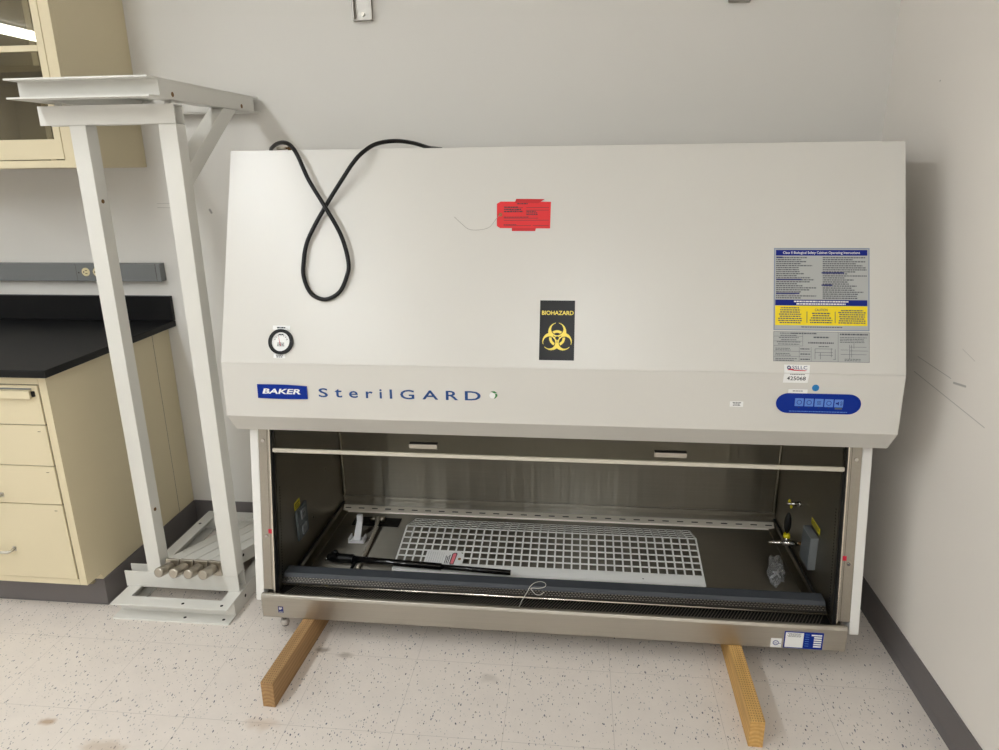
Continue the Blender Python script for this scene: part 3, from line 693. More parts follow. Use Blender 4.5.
# feet
for x in (-.85, .85):
    for y in ((-.725 if x < 0 else -.60), -.10):
        b = MB(); b.cyl((x, y, .084), (x, y, .062), .006, M['chrome'], 10); b.tube([(x, y, .066), (x, y, .054), (x, y, .048)], [.012, .015, .013], M['foot'], 16); b.tube([(x, y, .048), (x, y, .043)], [.013, .011], M['black'], 16); b.build('levelling_foot', bsc)

# ---- decals on the sloped hood: x along the cabinet, s measured down from the top edge
FS = Frame((0, T_[0], T_[1]), (1, 0, 0), (0, K_[0] - T_[0], K_[1] - T_[1]))
FF = Frame((0, K_[0], K_[1]), (1, 0, 0), (0, H_[0] - K_[0], H_[1] - K_[1]))
def zf(z): return (K_[1] - z)
# pressure gauge
gx, gs, gr = -.775, .5725, .0372
b = MB(); fring(b, FS, gx, gs, gr * .75, gr, -.001, .008, M['black'], 48); fdisc(b, FS, gx, gs, gr * .77, -.001, .004, M['white'], 40); ga = b.build('pressure_gauge', bsc)
b = MB()
for i in range(13):
    a = math.radians(200 + i * 140 / 12); r1, r2 = gr * .60, gr * (.46 if i % 2 == 0 else .53)
    c, s_ = math.cos(a), math.sin(a); w = .0006
    fpoly(b, FS, [(gx + r1 * c - w * s_, gs + r1 * s_ + w * c), (gx + r1 * c + w * s_, gs + r1 * s_ - w * c), (gx + r2 * c + w * s_, gs + r2 * s_ - w * c), (gx + r2 * c - w * s_, gs + r2 * s_ + w * c)], .0041, .0044, M['ink'])
flines(b, FS, gx - .011, gx + .011, gs + .002, gs + .014, 3, M['ink'], .0042, center=True)
flines(b, FS, gx - .009, gx + .009, gs - .024, gs - .018, 1, M['ink'], .0042, center=True)
b.build('dial_marks', ga)
b = MB(); fpoly(b, FS, [(gx - .001, gs + .012), (gx + .001, gs + .012), (gx - .0085, gs - .018)], .0046, .005, M['redmark']); b.build('needle', ga)
b = MB(); fbox(b, FS, -.803, -.7505, .5245, .5368, .0001, .0004, M['white']); flines(b, FS, -.790, -.764, .527, .535, 1, M['ink'], .0004, fill=.5, ragged=0); b.build('gauge_label', bsc)
b = MB(); fbox(b, FS, -.797, -.762, .6085, .6205, .0001, .0004, M['white']); flines(b, FS, -.790, -.768, .6095, .6195, 2, M['ink'], .0004, center=True); b.build('gauge_label', bsc)

# biohazard placard
x0, x1, s0, s1 = -.0183, .0796, .443, .612
b = MB(); fbox(b, FS, x0, x1, s0, s1, .0001, .0008, M['lblblack'])
ftext(b, FS, 'BIOHAZARD', x0 + .0055, x1 - .0035, .4722, .4842, .0010, M['symyellow'], bold=.018)
def sym(x, y):
    r = math.hypot(x, y)
    if r < 3: return False
    inner = False; outer = False; ringz = False
    for k in range(3):
        a = math.radians(90 + 120 * k)
        ex_, ey_ = math.cos(a), math.sin(a)
        if math.hypot(x - 11 * ex_, y - 11 * ey_) < 15: outer = True
        dg = math.hypot(x - 15 * ex_, y - 15 * ey_)
        if dg < 10.2: inner = True
        if dg < 9.0: ringz = True
        # slot along each axis
        al = x * ex_ + y * ey_; ac = abs(-x * ey_ + y * ex_)
        if al > 17 and ac < 2.2 and not inner: outer = outer
        if al < 0 and ac < .55 and r < 8: return False
    if inner:
        return ringz and 9.0 < r < 13.4
    # open tips
    for k in range(3):
        a = math.radians(90 + 120 * k); al = x * math.cos(a) + y * math.sin(a); ac = abs(-x * math.sin(a) + y * math.cos(a))
        if al > 12 and ac < 2.4: return False
    if 8.7 < r < 14.4 and outer:
        # thin gap where the ring meets the horns
        for k in range(3):
            a = math.radians(90 + 120 * k); dg = math.hypot(x - 15 * math.cos(a), y - 15 * math.sin(a))
            if 10.2 < dg < 10.25: return False
    return outer
ccx, ccs, sc = .0313, .5495, .0435 / 26
NR = 130
for j in range(NR):
    y = -28 + 56 * (j + .5) / NR; i = 0; run = None
    for i in range(NR + 1):
        x = -28 + 56 * (i + .5) / NR
        on = i < NR and sym(x, -(-y))
        if on and run is None: run = x
        if not on and run is not None:
            fx0, fx1 = ccx + (run - .215) * sc, ccx + (x - .215) * sc; fs0 = ccs - (y + .215) * sc; fs1 = ccs - (y - .216) * sc
            b.faces([FS.p(fx0, fs1, .0010), FS.p(fx1, fs1, .0010), FS.p(fx1, fs0, .0010), FS.p(fx0, fs0, .0010)], [(0, 1, 2, 3)], M['symyellow']); run = None
b.build('biohazard_label', bsc)

# instruction placard
R = random.Random(11)
b = MB()
fbox(b, FS, .6175, .8660, .2930, .5185, .0001, .0006, M['lblgreyblue']); fbox(b, FS, .6205, .8630, .2955, .5160, .0006, .0008, M['lblgrey'])
fbox(b, FS, .6225, .8600, .2985, .3140, .0008, .0010, M['royal'])
ftext(b, FS, 'Class II Biological Safety Cabinet Operating Instructions', .641, .841, .3025, .3115, .0012, M['white'], bold=.01)
flines(b, FS, .6235, .730, .3170, .4330, 21, M['print'], .0009, ragged=.55, rnd=R); flines(b, FS, .745, .8595, .3170, .4330, 21, M['print'], .0009, ragged=.5, rnd=R)
for (a, c, s) in ((.6235, .64, .3170), (.6235, .69, .378), (.742, .80, .3595), (.742, .77, .393), (.6235, .685, .416)): fbox(b, FS, a, c, s, s + .0035, .0010, .0012, M['inkblue'])
fbox(b, FS, .6215, .8600, .4350, .4508, .0008, .0010, M['royal']); flines(b, FS, .650, .832, .4365, .4500, 2, M['white'], .0011, ragged=.4, center=True, rnd=R)
fbox(b, FS, .6215, .8600, .4513, .5048, .0008, .0010, M['yellow'])
flines(b, FS, .629, .692, .4545, .5010, 8, M['print'], .0011, ragged=.25, center=True, rnd=R)
ftext(b, FS, 'CAUTION', .725, .758, .4590, .4660, .0011, M['print'], bold=.012)
flines(b, FS, .711, .771, .4690, .5000, 5, M['print'], .0011, ragged=.3, center=True, rnd=R); flines(b, FS, .785, .857, .4610, .5000, 7, M['print'], .0011, ragged=.25, center=True, rnd=R)
for x in (.7045, .7775): fbox(b, FS, x - .0008, x + .0008, .467, .498, .0011, .0013, M['print'])
flines(b, FS, .690, .796, .5070, .5115, 1, M['print'], .0010, ragged=0, rnd=R)
b.build('instruction_label', bsc)
b = MB()
fbox(b, FS, .6175, .8660, .5215, .6035, .0001, .0006, M['lblgrey'])
def fl(x0, s0, x1, s1, w=.0009):
    if abs(x1 - x0) > abs(s1 - s0): fbox(b, FS, x0, x1, s0 - w / 2, s0 + w / 2, .0007, .0009, M['print'])
    else: fbox(b, FS, x0 - w / 2, x0 + w / 2, s0, s1, .0007, .0009, M['print'])
for q in ((.618, .5225, .866, .5225), (.618, .5610, .694, .5610), (.618, .5480, .694, .5480), (.618, .5350, .694, .5350), (.618, .5760, .716, .5760), (.618, .5900, .716, .5900), (.618, .6025, .866, .6025)): fl(*q, .0007)
for q in ((.694, .5225, .694, .561), (.685, .5640, .685, .602), (.716, .5640, .716, .602), (.7855, .5225, .7855, .603), (.618, .5225, .618, .603), (.8655, .5225, .8655, .603)): fl(*q, .0007)
flines(b, FS, .625, .69, .5245, .5600, 6, M['print'], .0008, fill=.35, ragged=.4, center=True, rnd=R); flines(b, FS, .664, .735, .5240, .5300, 1, M['print'], .0008, ragged=.1, rnd=R)
for s in (.566, .580, .594): flines(b, FS, .623, .682, s, s + .009, 2, M['print'], .0008, fill=.4, ragged=.4, rnd=R); flines(b, FS, .688, .714, s, s + .006, 1, M['print'], .0008, ragged=.1, rnd=R)
for s, a, c in ((.534, .722, .762), (.549, .708, .774)): flines(b, FS, a, c, s, s + .0055, 1, M['print'], .0008, fill=.7, ragged=0, rnd=R)
flines(b, FS, .735, .762, .560, .564, 1, M['print'], .0008, ragged=0, rnd=R)
for q in ((.726, .568, .772, .568), (.726, .578, .772, .578), (.735, .585, .772, .585), (.726, .568, .726, .596), (.768, .566, .768, .590), (.778, .568, .778, .596), (.773, .596, .780, .596), (.740, .578, .740, .596)): fl(*q, .0010)
flines(b, FS, .790, .862, .5245, .5320, 1, M['print'], .0008, ragged=0, rnd=R); flines(b, FS, .790, .862, .5350, .5520, 4, M['print'], .0008, fill=.4, ragged=.15, rnd=R)
for q in ((.815, .556, .815, .594), (.820, .556, .820, .590), (.815, .562, .858, .562), (.792, .570, .812, .570), (.815, .572, .862, .572), (.792, .582, .858, .582), (.826, .552, .826, .566)): fl(*q, .0009)
flines(b, FS, .800, .845, .5930, .6010, 2, M['print'], .0008, fill=.4, ragged=.4, center=True, rnd=R)
b.build('specification_label', bsc)

# asset tag straddling the fold
b = MB(); fpoly(b, FS, [(.6458, .6120), (.7133, .6125), (.7120, .6345), (.6460, .6345)], .0004, .0009, M['white'])
fpoly(b, FF, [(.6460, .0010), (.7120, .0010), (.7095, .0262), (.6450, .0266)], .0004, .0009, M['white'])
ftext(b, FS, 'SSLLC', .667, .706, .6150, .6245, .0012, M['inkblue'], bold=.005)
fring(b, FS, .6585, .6200, .0022, .0052, .0011, .0012, M['inkblue'], 24); fpoly(b, FS, [(.653, .627), (.664, .6225), (.672, .6255), (.706, .6270), (.700, .6290), (.672, .6285), (.662, .6270)], .0011, .0012, M['redmark'])
flines(b, FF, .662, .700, .0016, .0050, 1, M['ink'], .0010, ragged=0); ftext(b, FF, '425068', .6545, .7035, .0085, .0195, .0011, M['ink'], bold=.015)
b.build('asset_label', bsc)
b = MB(); fdisc(b, FF, .7318, zf(.8985), .0093, .0003, .0007, M['dot']); b.build('round_sticker', bsc)
b = MB(); fbox(b, FF, .6615, .7118, zf(.8935), zf(.8815), .0003, .0006, M['white']); flines(b, FF, .673, .700, zf(.8905), zf(.8870), 1, M['ink'], .0007, ragged=0); b.build('paper_label', bsc)
# control panel
cxp, czp, hw, hh = .7430, .8540, .1110, .0283
pts = []
for k, (c_, a0) in enumerate(((hw - hh * 1.15, -90), (-(hw - hh * 1.15), 90))):
    for i in range(17):
        a = math.radians(a0 + i * 180 / 16); pts.append((cxp + c_ + hh * 1.15 * math.cos(a), zf(czp) + hh * math.sin(a)))
b = MB(); fpoly(b, FF, pts, .0002, .0012, M['blue']); cp = b.build('control_panel', bsc)
for i in range(5):
    x0 = .6815 + i * .02585; x1 = x0 + .0225; c = (x0 + x1) / 2; s0, s1 = zf(.8685) + i * .0003, zf(.8465) + i * .0003; m_ = (s0 + s1) / 2
    b = MB(); fbox(b, FF, x0, x1, s0, s1, .0012, .0018, M['ltblue'])
    if i == 2: fring(b, FF, c, m_, .0055, .0068, .0018, .0020, M['royal'], 4, PI / 4, 2 * PI + PI / 4); fbox(b, FF, c - .001, c + .001, m_ - .003, m_ + .003, .0018, .002, M['royal'])
    elif i == 4:
        fpoly(b, FF, [(c - .008, m_ - .002), (c - .004, m_ - .002), (c, m_ - .006), (c, m_ + .006), (c - .004, m_ + .002), (c - .008, m_ + .002)], .0018, .002, M['royal']); fring(b, FF, c, m_, .0050, .0062, .0018, .0020, M['royal'], 10, -.9, .9); fring(b, FF, c, m_, .0078, .0090, .0018, .0020, M['royal'], 10, -.9, .9)
    else: fring(b, FF, c, m_, .0052, .0066, .0018, .0020, M['royal'], 20)
    b.build('button', cp)
b = MB(); flines(b, FF, .668, .820, zf(.8335), zf(.8295), 1, M['ltblue'], .0013, ragged=0)
for i in range(5): fbox(b, FF, .691 + i * .02585, .695 + i * .02585, zf(.8430), zf(.8415), .0013, .0015, M['ink'])
fbox(b, FF, .787, .806, zf(.8435), zf(.8395), .0013, .0016, M['plategrey']); b.build('panel_print', cp)
b = MB(); fbox(b, FF, .5100, .5455, zf(.8550), zf(.8400), .0002, .0006, M['white']); flines(b, FF, .517, .540, zf(.8535), zf(.8420), 3, M['ink'], .0007, center=True); b.build('sash_label', bsc)
# nameplate
b = MB(); top = [(-.8525 + i * .1525 / 12, zf(.8728 + .0018 * math.sin(PI * i / 12) - .0004 * i * .6)) for i in range(13)]; bot = [(-.7 - i * .153 / 12, zf(.8310 - .0015 * math.sin(PI * i / 12))) for i in range(13)]
fpoly(b, FF, top + bot, .0002, .0030, M['blue']); npn = b.build('nameplate', bsc)
b = MB(); ftext(b, FF, 'BAKER', -.838, -.720, zf(.8610), zf(.8450), .0033, M['white'], bold=.03, shear=.006); b.build('nameplate_text', npn)
# model lettering, letter by letter
def lx(px): return -.6658 + (px - 319) * .0029767
for ch, p0, p1, z0, z1 in (('S', 319, 328.5, .8375, .8650), ('t', 335.4, 343, .8378, .8640), ('e', 350, 359, .8378, .8585), ('r', 367, 374, .8380, .8585), ('i', 380.8, 383.2, .8380, .8660), ('l', 391, 393.4, .8380, .8660), ('G', 401.5, 415.5, .8375, .8660), ('A', 423.4, 439.2, .8385, .8660), ('R', 446.7, 459, .8385, .8660), ('D', 465.4, 480.8, .8390, .8665)):
    b = MB(); ftext(b, FF, ch, lx(p0), lx(p1), zf(z1), zf(z0), .0008, M['textblue'], bold=.012); b.build('letter', bsc)
b = MB(); sx, sz = -.1485, zf(.8560)
fpoly(b, FF, [(sx - .007, sz - .011), (sx + .004, sz - .012), (sx + .013, sz - .006), (sx + .004, sz - .0055)], .0003, .0006, M['green']); fpoly(b, FF, [(sx + .006, sz - .004), (sx + .012, sz - .004), (sx + .013, sz + .002), (sx + .006, sz + .010), (sx + .003, sz + .010)], .0003, .0006, M['green'])
fdisc(b, FF, sx - .002, sz + .001, .0085, .0006, .0009, M['white']); b.build('recycling_sticker', bsc)
# labels on the steel sill front
FP = Frame((0, -.7475, .2), (1, 0, 0), (0, 0, -1))
def zp(z): return .2 - z
b = MB(); fbox(b, FP, .6835, .7145, zp(.1195), zp(.0880), .0002, .0005, M['white']); fring(b, FP, .698, zp(.104), .0065, .0085, .0005, .0007, M['blue'], 24); ftext(b, FP, 'UL', .6938, .7022, zp(.1080), zp(.1005), .0007, M['blue'], bold=.01); fbox(b, FP, .7065, .7125, zp(.1035), zp(.1020), .0005, .0007, M['blue']); b.build('certification_label', bsc)
b = MB(); fbox(b, FP, .7205, .8325, zp(.1465), zp(.0885), .0002, .0006, M['blue']); fbox(b, FP, .7240, .7760, zp(.1430), zp(.0915), .0006, .0008, M['white'])
flines(b, FP, .728, .771, zp(.1410), zp(.1270), 4, M['ink'], .0009, fill=.4, ragged=.3, center=True)
for i in range(6): fbox(b, FP, .798 + (.008 if i else 0), .828, zp(.1395 - i * .0078), zp(.1345 - i * .0078), .0006, .0008, M['white']); fbox(b, FP, .781, .792, zp(.1385 - i * .0078), zp(.1370 - i * .0078), .0006, .0008, M['ltblue'])
b.build('serial_label', bsc)
b = MB(); fbox(b, FP, -.8575, -.8400, zp(.1275), zp(.1045), .0002, .0005, M['inkblue']); fbox(b, FP, -.8545, -.8440, zp(.1235), zp(.1195), .0005, .0007, M['white']); fbox(b, FP, -.8545, -.8470, zp(.1180), zp(.1160), .0005, .0007, M['white']); fbox(b, FP, -.8550, -.8430, zp(.1078), zp(.1065), .0005, .0007, M['white']); b.build('inspection_label', bsc)

# outlets on the chamber walls
b = MB(); b.box(-.8665, -.8585, -.530, -.440, .238, .352, M['plategrey']); ol = b.build('wall_outlet', bsc, .002)
for z in (.325, .268): 
    b = MB(); b.box(-.8585, -.8535, -.502, -.468, z - .017, z + .017, M['boxgrey']); b.box(-.8536, -.8530, -.492, -.489, z - .006, z + .006, M['hole']); b.box(-.8536, -.8530, -.481, -.478, z - .005, z + .005, M['hole']); b.build('receptacle', ol, .003)
b = MB(); b.box(-.8665, -.8658, -.528, -.482, .354, .382, M['ylabel']); flines(b, Frame((-.8657, -.528, .38), (0, 1, 0), (0, 0, -1)), .004, .042, .003, .024, 3, M['ink'], .0001); b.build('warning_label', ol)
b = MB(); b.box(.8430, .8665, -.522, -.434, .218, .334, M['boxgrey']); ob = b.build('outlet_box', bsc, .002)
b = MB(); b.box(.8415, .8430, -.516, -.440, .224, .328, M['plategrey']); b.build('flip_cover', ob, .001)
b = MB(); b.box(.8658, .8665, -.522, -.440, .346, .366, M['ylabel']); flines(b, Frame((.8657, -.440, .365), (0, -1, 0), (0, 0, -1)), .004, .078, .002, .018, 3, M['ink'], .0001); b.build('warning_label', ob)
# service valves on the right wall
y, z = -.412, .252
b = MB(); b.tube([(.8665, y, z), (.858, y, z)], .012, M['chrome'], 16); b.tube([(.858, y, z), (.836, y, z)], .006, M['brown'], 12)
b.tube([(.840, y, z), (.828, y, z), (.824, y, z), (.810, y, z), (.792, y, z)], [.0085, .0085, .010, .010, .008], M['chrome'], 14)
b.tube([(.792, y, z), (.780, y, z), (.776, y, z), (.745, y, z)], [.006, .0075, .0055, .003], M['chrome'], 12)
b.tube([(.802, y, z), (.802, y, z + .024)], .0075, M['chrome'], 12); v = b.build('service_valve', bsc)
b = MB(); b.tube([(.802, y, z + .022), (.802, y, z + .034)], [.012, .010], M['ylabel'], 16); b.build('yellow_collar', v)
b = MB(); b.ball((.802, y + .004, z + .072), .039, M['black'], (.30, .35, 1.0)); b.build('lever_handle', v)
y, z = -.312, .349
b = MB(); b.tube([(.8665, y, z), (.860, y, z)], .010, M['chrome'], 16); b.tube([(.860, y, z), (.838, y, z), (.836, y, z), (.824, y, z)], [.008, .008, .005, .005], M['chrome'], 12); v = b.build('service_valve', bsc)
for q in ((.830, y, z + .010), (.838, y, z - .012)):
    b = MB(); b.ball(q, .0045, M['ylabel'], (1, 1, 1.5), 8); b.build('yellow_tab', v)
for s, y, z in ((-1, -.22, .372), (-1, -.38, .252)):
    b = MB(); b.cyl((s * .8665, y, z), (s * .8650, y, z), .004, M['chrome'], 10); b.build('screw', bsc)

# ------------------------------------------------------------------ things in the chamber (cabinet coordinates carried into the room)
def wl(x, y, z=0.0):
    c, s = math.cos(BTH), math.sin(BTH); return (BX + c * x - s * y, s * x + c * y, z)
# white grille, folded lengthwise
t = thing('perforated_grille', 'white perforated metal grille lying on the steel work surface', 'grille', wl(-.005, -.30, .1305), BTH)
gx0, gx1 = -.535, .535
def slope_panel(b, ya, za, yb, zb, rows, front_margin, cols=36, bw=.0062, th=.0018):
    L = math.hypot(yb - ya, zb - za); d = Vector((0, (yb - ya) / L, (zb - za) / L)); n = Vector((0, -d.z, d.y))
    def P(x, v, h): return Vector((x, ya, za)) + d * v + n * h
    def bx_(x0, x1, v0, v1):
        b.hexa([P(x0, v0, 0), P(x1, v0, 0), P(x1, v1, 0), P(x0, v1, 0), P(x0, v0, th), P(x1, v0, th), P(x1, v1, th), P(x0, v1, th)], M['grille'])
    if front_margin: bx_(gx0, gx1, 0, front_margin)
    v0 = front_margin; pitch = (L - v0) / rows
    for r in range(rows + 1):
        v = v0 + r * pitch; bx_(gx0, gx1, max(0, v - bw / 2), min(L, v + bw / 2))
    cp_ = (gx1 - gx0 - bw) / cols
    for c in range(cols + 1): bx_(gx0 + c * cp_, gx0 + c * cp_ + bw, v0, L)
b = MB(); slope_panel(b, -.215, .0065, .008, .0535, 6, .040); b.build('grid_panel', t)
b = MB(); slope_panel(b, .009, .0535, .155, .004, 4, .0); b.build('rear_flange', t)
b = MB(); b.box(gx0, gx1, -.217, -.215, 0.0002, .008, M['grille']); b.cyl((.33, -.2, .0108), (.33, -.2, .0116), .003, M['hole'], 8); b.build('front_lip', t)

# black pole
t = thing('telescoping_pole', 'black metal pole with clamp head lying across the work surface', 'pole', wl(-.745, -.500, .1305), BTH)
d = Vector((.625, -.052, .012)); yv = Vector((0, 0, .022))
p0 = Vector((.018, .004, .0285)); p2 = Vector((.624, -.034, .0292)); d = (p2 - p0); p1 = p0 + d * .60; d.normalize()
b = MB(); b.tube([p0, p1], .0120, M['blackgloss'], 18); b.build('outer_tube', t)
b = MB(); b.tube([p1 - d * .02, p2], .0092, M['blackgloss'], 16); b.build('inner_tube', t)
b = MB(); b.tube([p0 - d * .03, p0 + d * .045], [.0165, .0165], M['black'], 18); b.tube([p0 - d * .05, p0 - d * .03], [.012, .0165], M['black'], 16); b.box(-.018, .006, -.012, .010, .034, .050, M['black']); b.build('clamp_head', t, .002)
b = MB(); b.tube([(-.03, .006, .022), (-.042, .006, .022)], .007, M['chrome'], 12); b.build('knob', t)
b = MB(); b.tube([(0, .0, .048), (0, .0, .060)], [.009, .007], M['black'], 12); b.build('knob', t)
b = MB(); b.tube([(.070, -.002, .020), (.062, -.050, .0065)], .006, M['black'], 10); b.build('lever', t)

# gooseneck on a black plate
t = thing('gooseneck_hose', 'ribbed metal gooseneck hose on a black plate left of the white grille', 'hose', wl(-.69, -.18, .1305), BTH)
b = MB(); b.box(-.094, .094, -.033, .033, .0002, .005, M['black']); b.build('mounting_plate', t, .002)
path = []; rad = []
N_ = 44; a0 = Vector((.012, -.014, .026)); a1 = Vector((.028, -.345, .0072))
for i in range(N_ + 1):
    f = i / N_; p = a0.lerp(a1, f) + Vector((.004 * math.sin(f * PI), 0, 0)); p.z = .0079 + .022 * (1 - f) ** 3; path.append(p); rad.append(.0074 if i % 2 else .0046)
b = MB(); b.tube(path, rad, M['hose'], 12); b.build('hose', t)
b = MB(); b.cyl((-.022, -.008, .018), (.0, -.006, .022), .008, M['nickel'], 12); b.cyl((.008, -.008, .022), (.036, -.004, .018), .010, M['nickel'], 12); b.box(-.004, .012, -.014, .002, .005, .026, M['nickel']); b.build('fitting', t)

# white plastic T-foot
t = thing('plastic_bracket', 'white plastic T-shaped bracket standing on the work surface beside the hose', 'bracket', wl(-.722, -.335, .1306), BTH)
b = MB(); b.box(-.031, .028, -.012, -.004, 0, .010, M['whiteplastic']); b.box(-.031, .028, -.012, .03, 0, .004, M['whiteplastic']); b.box(-.031, -.026, -.012, .03, .004, .02, M['whiteplastic']); b.box(.023, .028, -.012, .03, .004, .02, M['whiteplastic']); b.build('foot', t, .001)
b = MB(); b.hexa([Vector(q) for q in ((-.015, -.004, .004), (.012, -.004, .004), (.012, .006, .004), (-.015, .006, .004), (-.012, .045, .062), (.010, .045, .062), (.010, .055, .062), (-.012, .055, .062))], M['whiteplastic']); b.box(-.011, .009, .045, .06, .062, .086, M['whiteplastic']); b.build('upright', t, .001)

# paper tag on the grille
t = thing('paper_tag', 'white paper tag with red print lying on the white grille', 'tag', wl(-.366, -.455, .1545), BTH - .02)
t.rotation_euler = (math.radians(12.5), 0, BTH - .05)
FT = Frame((0, 0, 0), (1, 0, 0), (0, -1, 0))
b = MB(); fpoly(b, FT, [(-.068, -.033), (.056, -.033), (.070, -.018), (.070, .018), (.056, .033), (-.068, .033)], .0, .0008, M['white'])
for i in range(8): fbox(b, FT, -.060 + i * .008, -.0592 + i * .008, -.026, .026, .0009, .001, M['lblgrey'])
flines(b, Frame((0, 0, 0), (0, 1, 0), (1, 0, 0)), -.026, .020, .004, .022, 3, M['ink'], .0009)
fpoly(b, FT, [(.026, -.024), (.032, -.029), (.042, -.029), (.044, -.022), (.040, .028), (.028, .030), (.024, .024)], .0009, .0011, M['ink']); fpoly(b, FT, [(.029, -.022), (.033, -.026), (.039, -.026), (.041, -.021), (.038, .025), (.029, .026), (.0275, .022)], .0011, .0013, M['pink']); fdisc(b, FT, .056, .0, .0055, .0009, .0014, M['eyelet'], 16)
b.build('card', t)

# wire tie on the armrest
pts = [wl(x + .083, y - .012, z) for x, y, z in ((-.1615, -.706, .1530), (-.150, -.688, .172), (-.138, -.672, .186), (-.128, -.657, .1995), (-.115, -.638, .2015), (-.098, -.630, .2015), (-.084, -.634, .2012), (-.079, -.645, .2005), (-.084, -.655, .1985), (-.100, -.660, .197), (-.125, -.662, .1965), (-.118, -.670, .189), (-.108, -.676, .184), (-.095, -.676, .184), (-.083, -.668, .190))]
def smooth(pts, n=8):
    P = [Vector(p) for p in pts]; out = []
    for i in range(len(P) - 1):
        p0 = P[max(i - 1, 0)]; p1 = P[i]; p2 = P[i + 1]; p3 = P[min(i + 2, len(P) - 1)]
        for k in range(n):
            t_ = k / n
            out.append(.5 * ((2 * p1) + (p2 - p0) * t_ + (2 * p0 - 5 * p1 + 4 * p2 - p3) * t_ ** 2 + (3 * p1 - p0 - 3 * p2 + p3) * t_ ** 3))
    out.append(P[-1]); return out
b = MB(); b.tube(smooth(pts, 6), .0011, M['string'], 6); mark(b.build('wire_tie'), None, 'thin pale looped wire tie on the front grille and armrest', 'wire')

# clear bag: crumpled shell
t = thing('plastic_bag', 'small crumpled clear plastic bag on the work surface by the valve', 'bag', wl(.776, -.425, .1308), BTH - .24)
b = MB(); R = random.Random(5); n1, n2 = 16, 24; vs = []; fs = []
for i in range(n1 + 1):
    th = PI * i / n1
    for j in range(n2):
        ph = 2 * PI * j / n2; rr = 1 + .16 * R.uniform(-1, 1) * math.sin(th) + .1 * math.sin(5 * ph + 2 * th)
        vs.append((.027 * rr * math.sin(th) * math.cos(ph), .085 * rr * math.sin(th) * math.sin(ph), max(.0005, .022 + .024 * rr * math.cos(th))))
for i in range(n1):
    for j in range(n2): a = i * n2 + j; c = i * n2 + (j + 1) % n2; fs.append((a, a + n2, c + n2, c))
b.faces(vs, fs, M['bag']); b.build('film', t)
b = MB()
for k in range(5): b.tube([(R.uniform(-.02, .02), R.uniform(-.05, .05), .012 + .004 * k), (R.uniform(-.02, .02), R.uniform(-.05, .05), .014 + .003 * k)], .003, M['whiteplastic'], 8)
b.build('contents', t)

# ------------------------------------------------------------------ red tag taped to the hood
def hoodp(x, s, n): # cabinet hood coordinates to room coordinates
    p = FS.p(x, s, n); return wl(p.x, p.y, p.z)
class WF:
    """hood surface in room coordinates"""
    n = None
    def p(s, x, d, n=0.0): return Vector(hoodp(x, d, n))
WFS = WF(); WFS.n = Vector((0, FS.n.y, FS.n.z))
t = thing('red_tag', 'red hanging tag taped to the sloped front of the white cabinet', 'tag', (0, 0, 0))
b = MB(); fpoly(b, WFS, [(-.149, .1655), (-.138, .1595), (.0054, .1610), (.0044, .2376), (-.1384, .2362), (-.1475, .2300)], .0006, .0011, M['red'])
flines(b, WFS, -.091, -.060, .1635, .1690, 1, M['ink'], .0012, ragged=0)
for s_, a_, c_ in ((.1770, -.128, -.074), (.1770, -.065, .000), (.1845, -.110, -.085), (.1845, -.065, .0), (.2075, -.128, -.03), (.2135, -.128, .0), (.2290, -.128, -.050), (.2290, -.045, .0)): fbox(b, WFS, a_, c_, s_, s_ + .0010, .0011, .0013, M['ink'])
flines(b, WFS, -.128, -.07, .1730, .1920, 3, M['ink'], .0012, ragged=.4); flines(b, WFS, -.064, -.03, .1860, .2000, 3, M['ink'], .0012, ragged=.4); flines(b, WFS, -.128, -.05, .2030, .2070, 1, M['ink'], .0012, ragged=.2); flines(b, WFS, -.128, -.09, .2250, .2285, 1, M['ink'], .0012, ragged=.1)
b.build('card', t)
b = MB(); fpoly(b, WFS, [(-.0965, .1612), (-.094, .1520), (-.0125, .1532), (-.0290, .1612)], .0002, .0006, M['redtape']); fpoly(b, WFS, [(-.0970, .1608), (-.094, .1520), (-.0125, .1532), (-.030, .1650), (-.0965, .1640)], .0011, .0013, M['redtape']); b.build('tape', t)
b = MB(); fpoly(b, WFS, [(-.1045, .2366), (-.0355, .2366), (-.0375, .2450), (-.1040, .2448)], .0004, .0012, M['redtape']); b.build('tape', t)
b = MB(); fring(b, WFS, -.138, .1975, .0018, .0052, .0011, .0016, M['eyelet'], 20); b.build('eyelet', t)
b = MB(); b.tube(smooth([hoodp(*q) for q in ((-.138, .1975, .003), (-.1480, .2080, .004), (-.1600, .2260, .006), (-.1730, .2380, .008), (-.2000, .2440, .010), (-.2270, .2420, .012), (-.2480, .2260, .012), (-.2700, .2060, .010))], 5), .0006, M['wire'], 5); b.build('string', t)

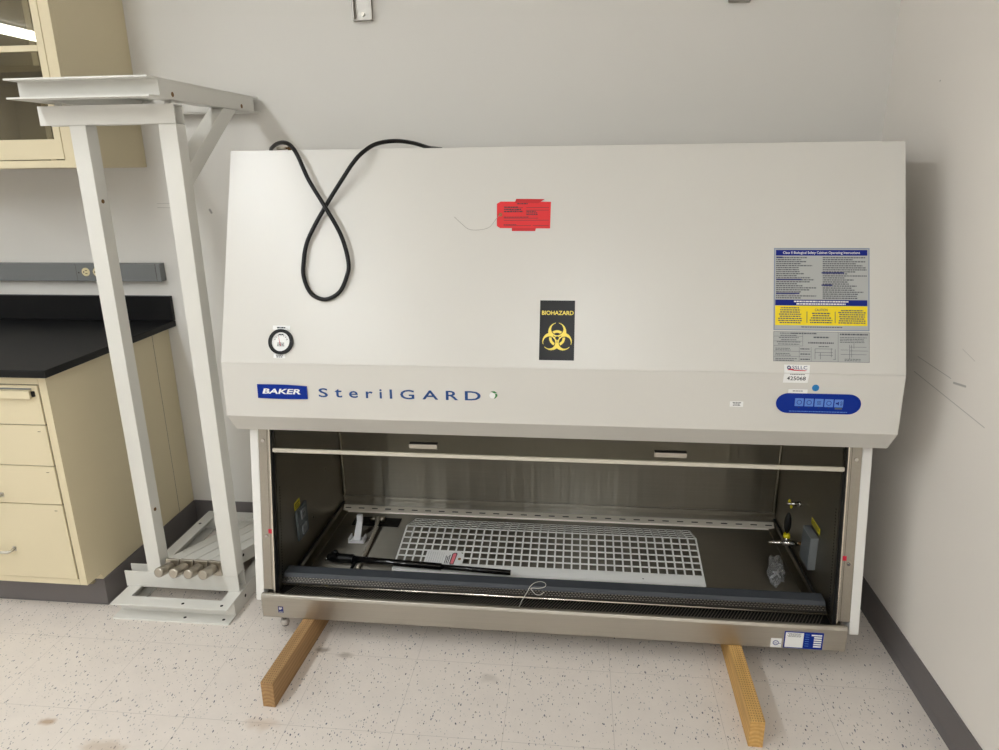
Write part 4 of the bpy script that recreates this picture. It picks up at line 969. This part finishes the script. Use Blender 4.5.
# ------------------------------------------------------------------ power cord looped over the hood
pts = [(-.35, .06, -.1), ]
r = .0062
cp_ = [(-.862, 'b', 0), ]
world = []
def top(x, y, z): return wl(x, y, z)
world += [top(-.93, -.28, 1.5362 + r), top(-.8827, -.38, 1.5470), top(-.8391, -.44, 1.5570), top(-.7957, -.49, 1.5585), top(-.7627, -.52, 1.5480), top(-.7343, -.545, 1.518)]
for x, s_, n_ in ((-.700, .100, .030), (-.6493, .176, .034), (-.5985, .262, .024), (-.5757, .340, .016), (-.582, .385, .012), (-.6032, .4270, .009), (-.6447, .4470, .0075), (-.6870, .4300, .008), (-.7100, .3850, .010), (-.7125, .3400, .012), (-.7005, .2702, .013), (-.6496, .1720, .016)):
    world.append(hoodp(x, s_, n_))
world += [top(-.5918, -.56, 1.4642), top(-.567, -.555, 1.4972), top(-.5429, -.54, 1.5247), top(-.5112, -.50, 1.550), top(-.4665, -.45, 1.5591), top(-.4281, -.38, 1.5547), top(-.4020, -.30, 1.5440), top(-.3990, -.22, 1.5362 + r), top(-.398, -.08, 1.5362 + r)]
b = MB(); b.tube(smooth(world, 8), r, M['cord'], 12); mark(b.build('power_cord'), None, 'black power cord looped over the top edge of the white cabinet', 'cord')
# small fitting on top behind the cord
b = MB(); 
p = wl(-.80, -.44, 1.5364)
b.tube([p, (p[0], p[1], p[2] + .012)], .006, M['brown'], 10); b.tube([(p[0] - .04, p[1], p[2] + .007), (p[0] - .012, p[1], p[2] + .007)], .005, M['nickel'], 10); b.tube([(p[0] - .012, p[1], p[2] + .007), (p[0], p[1], p[2] + .007)], .003, M['brown'], 8)
mark(b.build('pipe_fitting'), None, 'small brass pipe fitting on the top edge of the white cabinet', 'fitting')

# ------------------------------------------------------------------ wood beams under the cabinet
def beam(x, y, a, m, label):
    t = MB(); L = .82
    t.box(-.019, .019, 0, L, 0, .0836, m)
    o = t.build('wood_beam', None, .002); o.location = (x, y, 0); o.rotation_euler = (0, 0, a)
    mark(o, None, label, 'beam', None)
beam(-1.8651, -1.0372, -.0428, M['wood_l'], 'brown wood beam under the left end of the white cabinet')
beam(-.5148, -1.0525, -.0140, M['wood_r'], 'yellow wood beam under the right end of the white cabinet')

# ------------------------------------------------------------------ world and view
w = bpy.data.worlds.new('world'); scene.world = w; w.use_nodes = True
w.node_tree.nodes['Background'].inputs[0].default_value = (1, 1, 1, 1); w.node_tree.nodes['Background'].inputs[1].default_value = .0
vs = scene.view_settings
scene.display_settings.display_device = 'sRGB'
vs.view_transform = 'Standard'; vs.look = 'None'; vs.gamma = 1; vs.use_curve_mapping = False; vs.exposure = 0.0
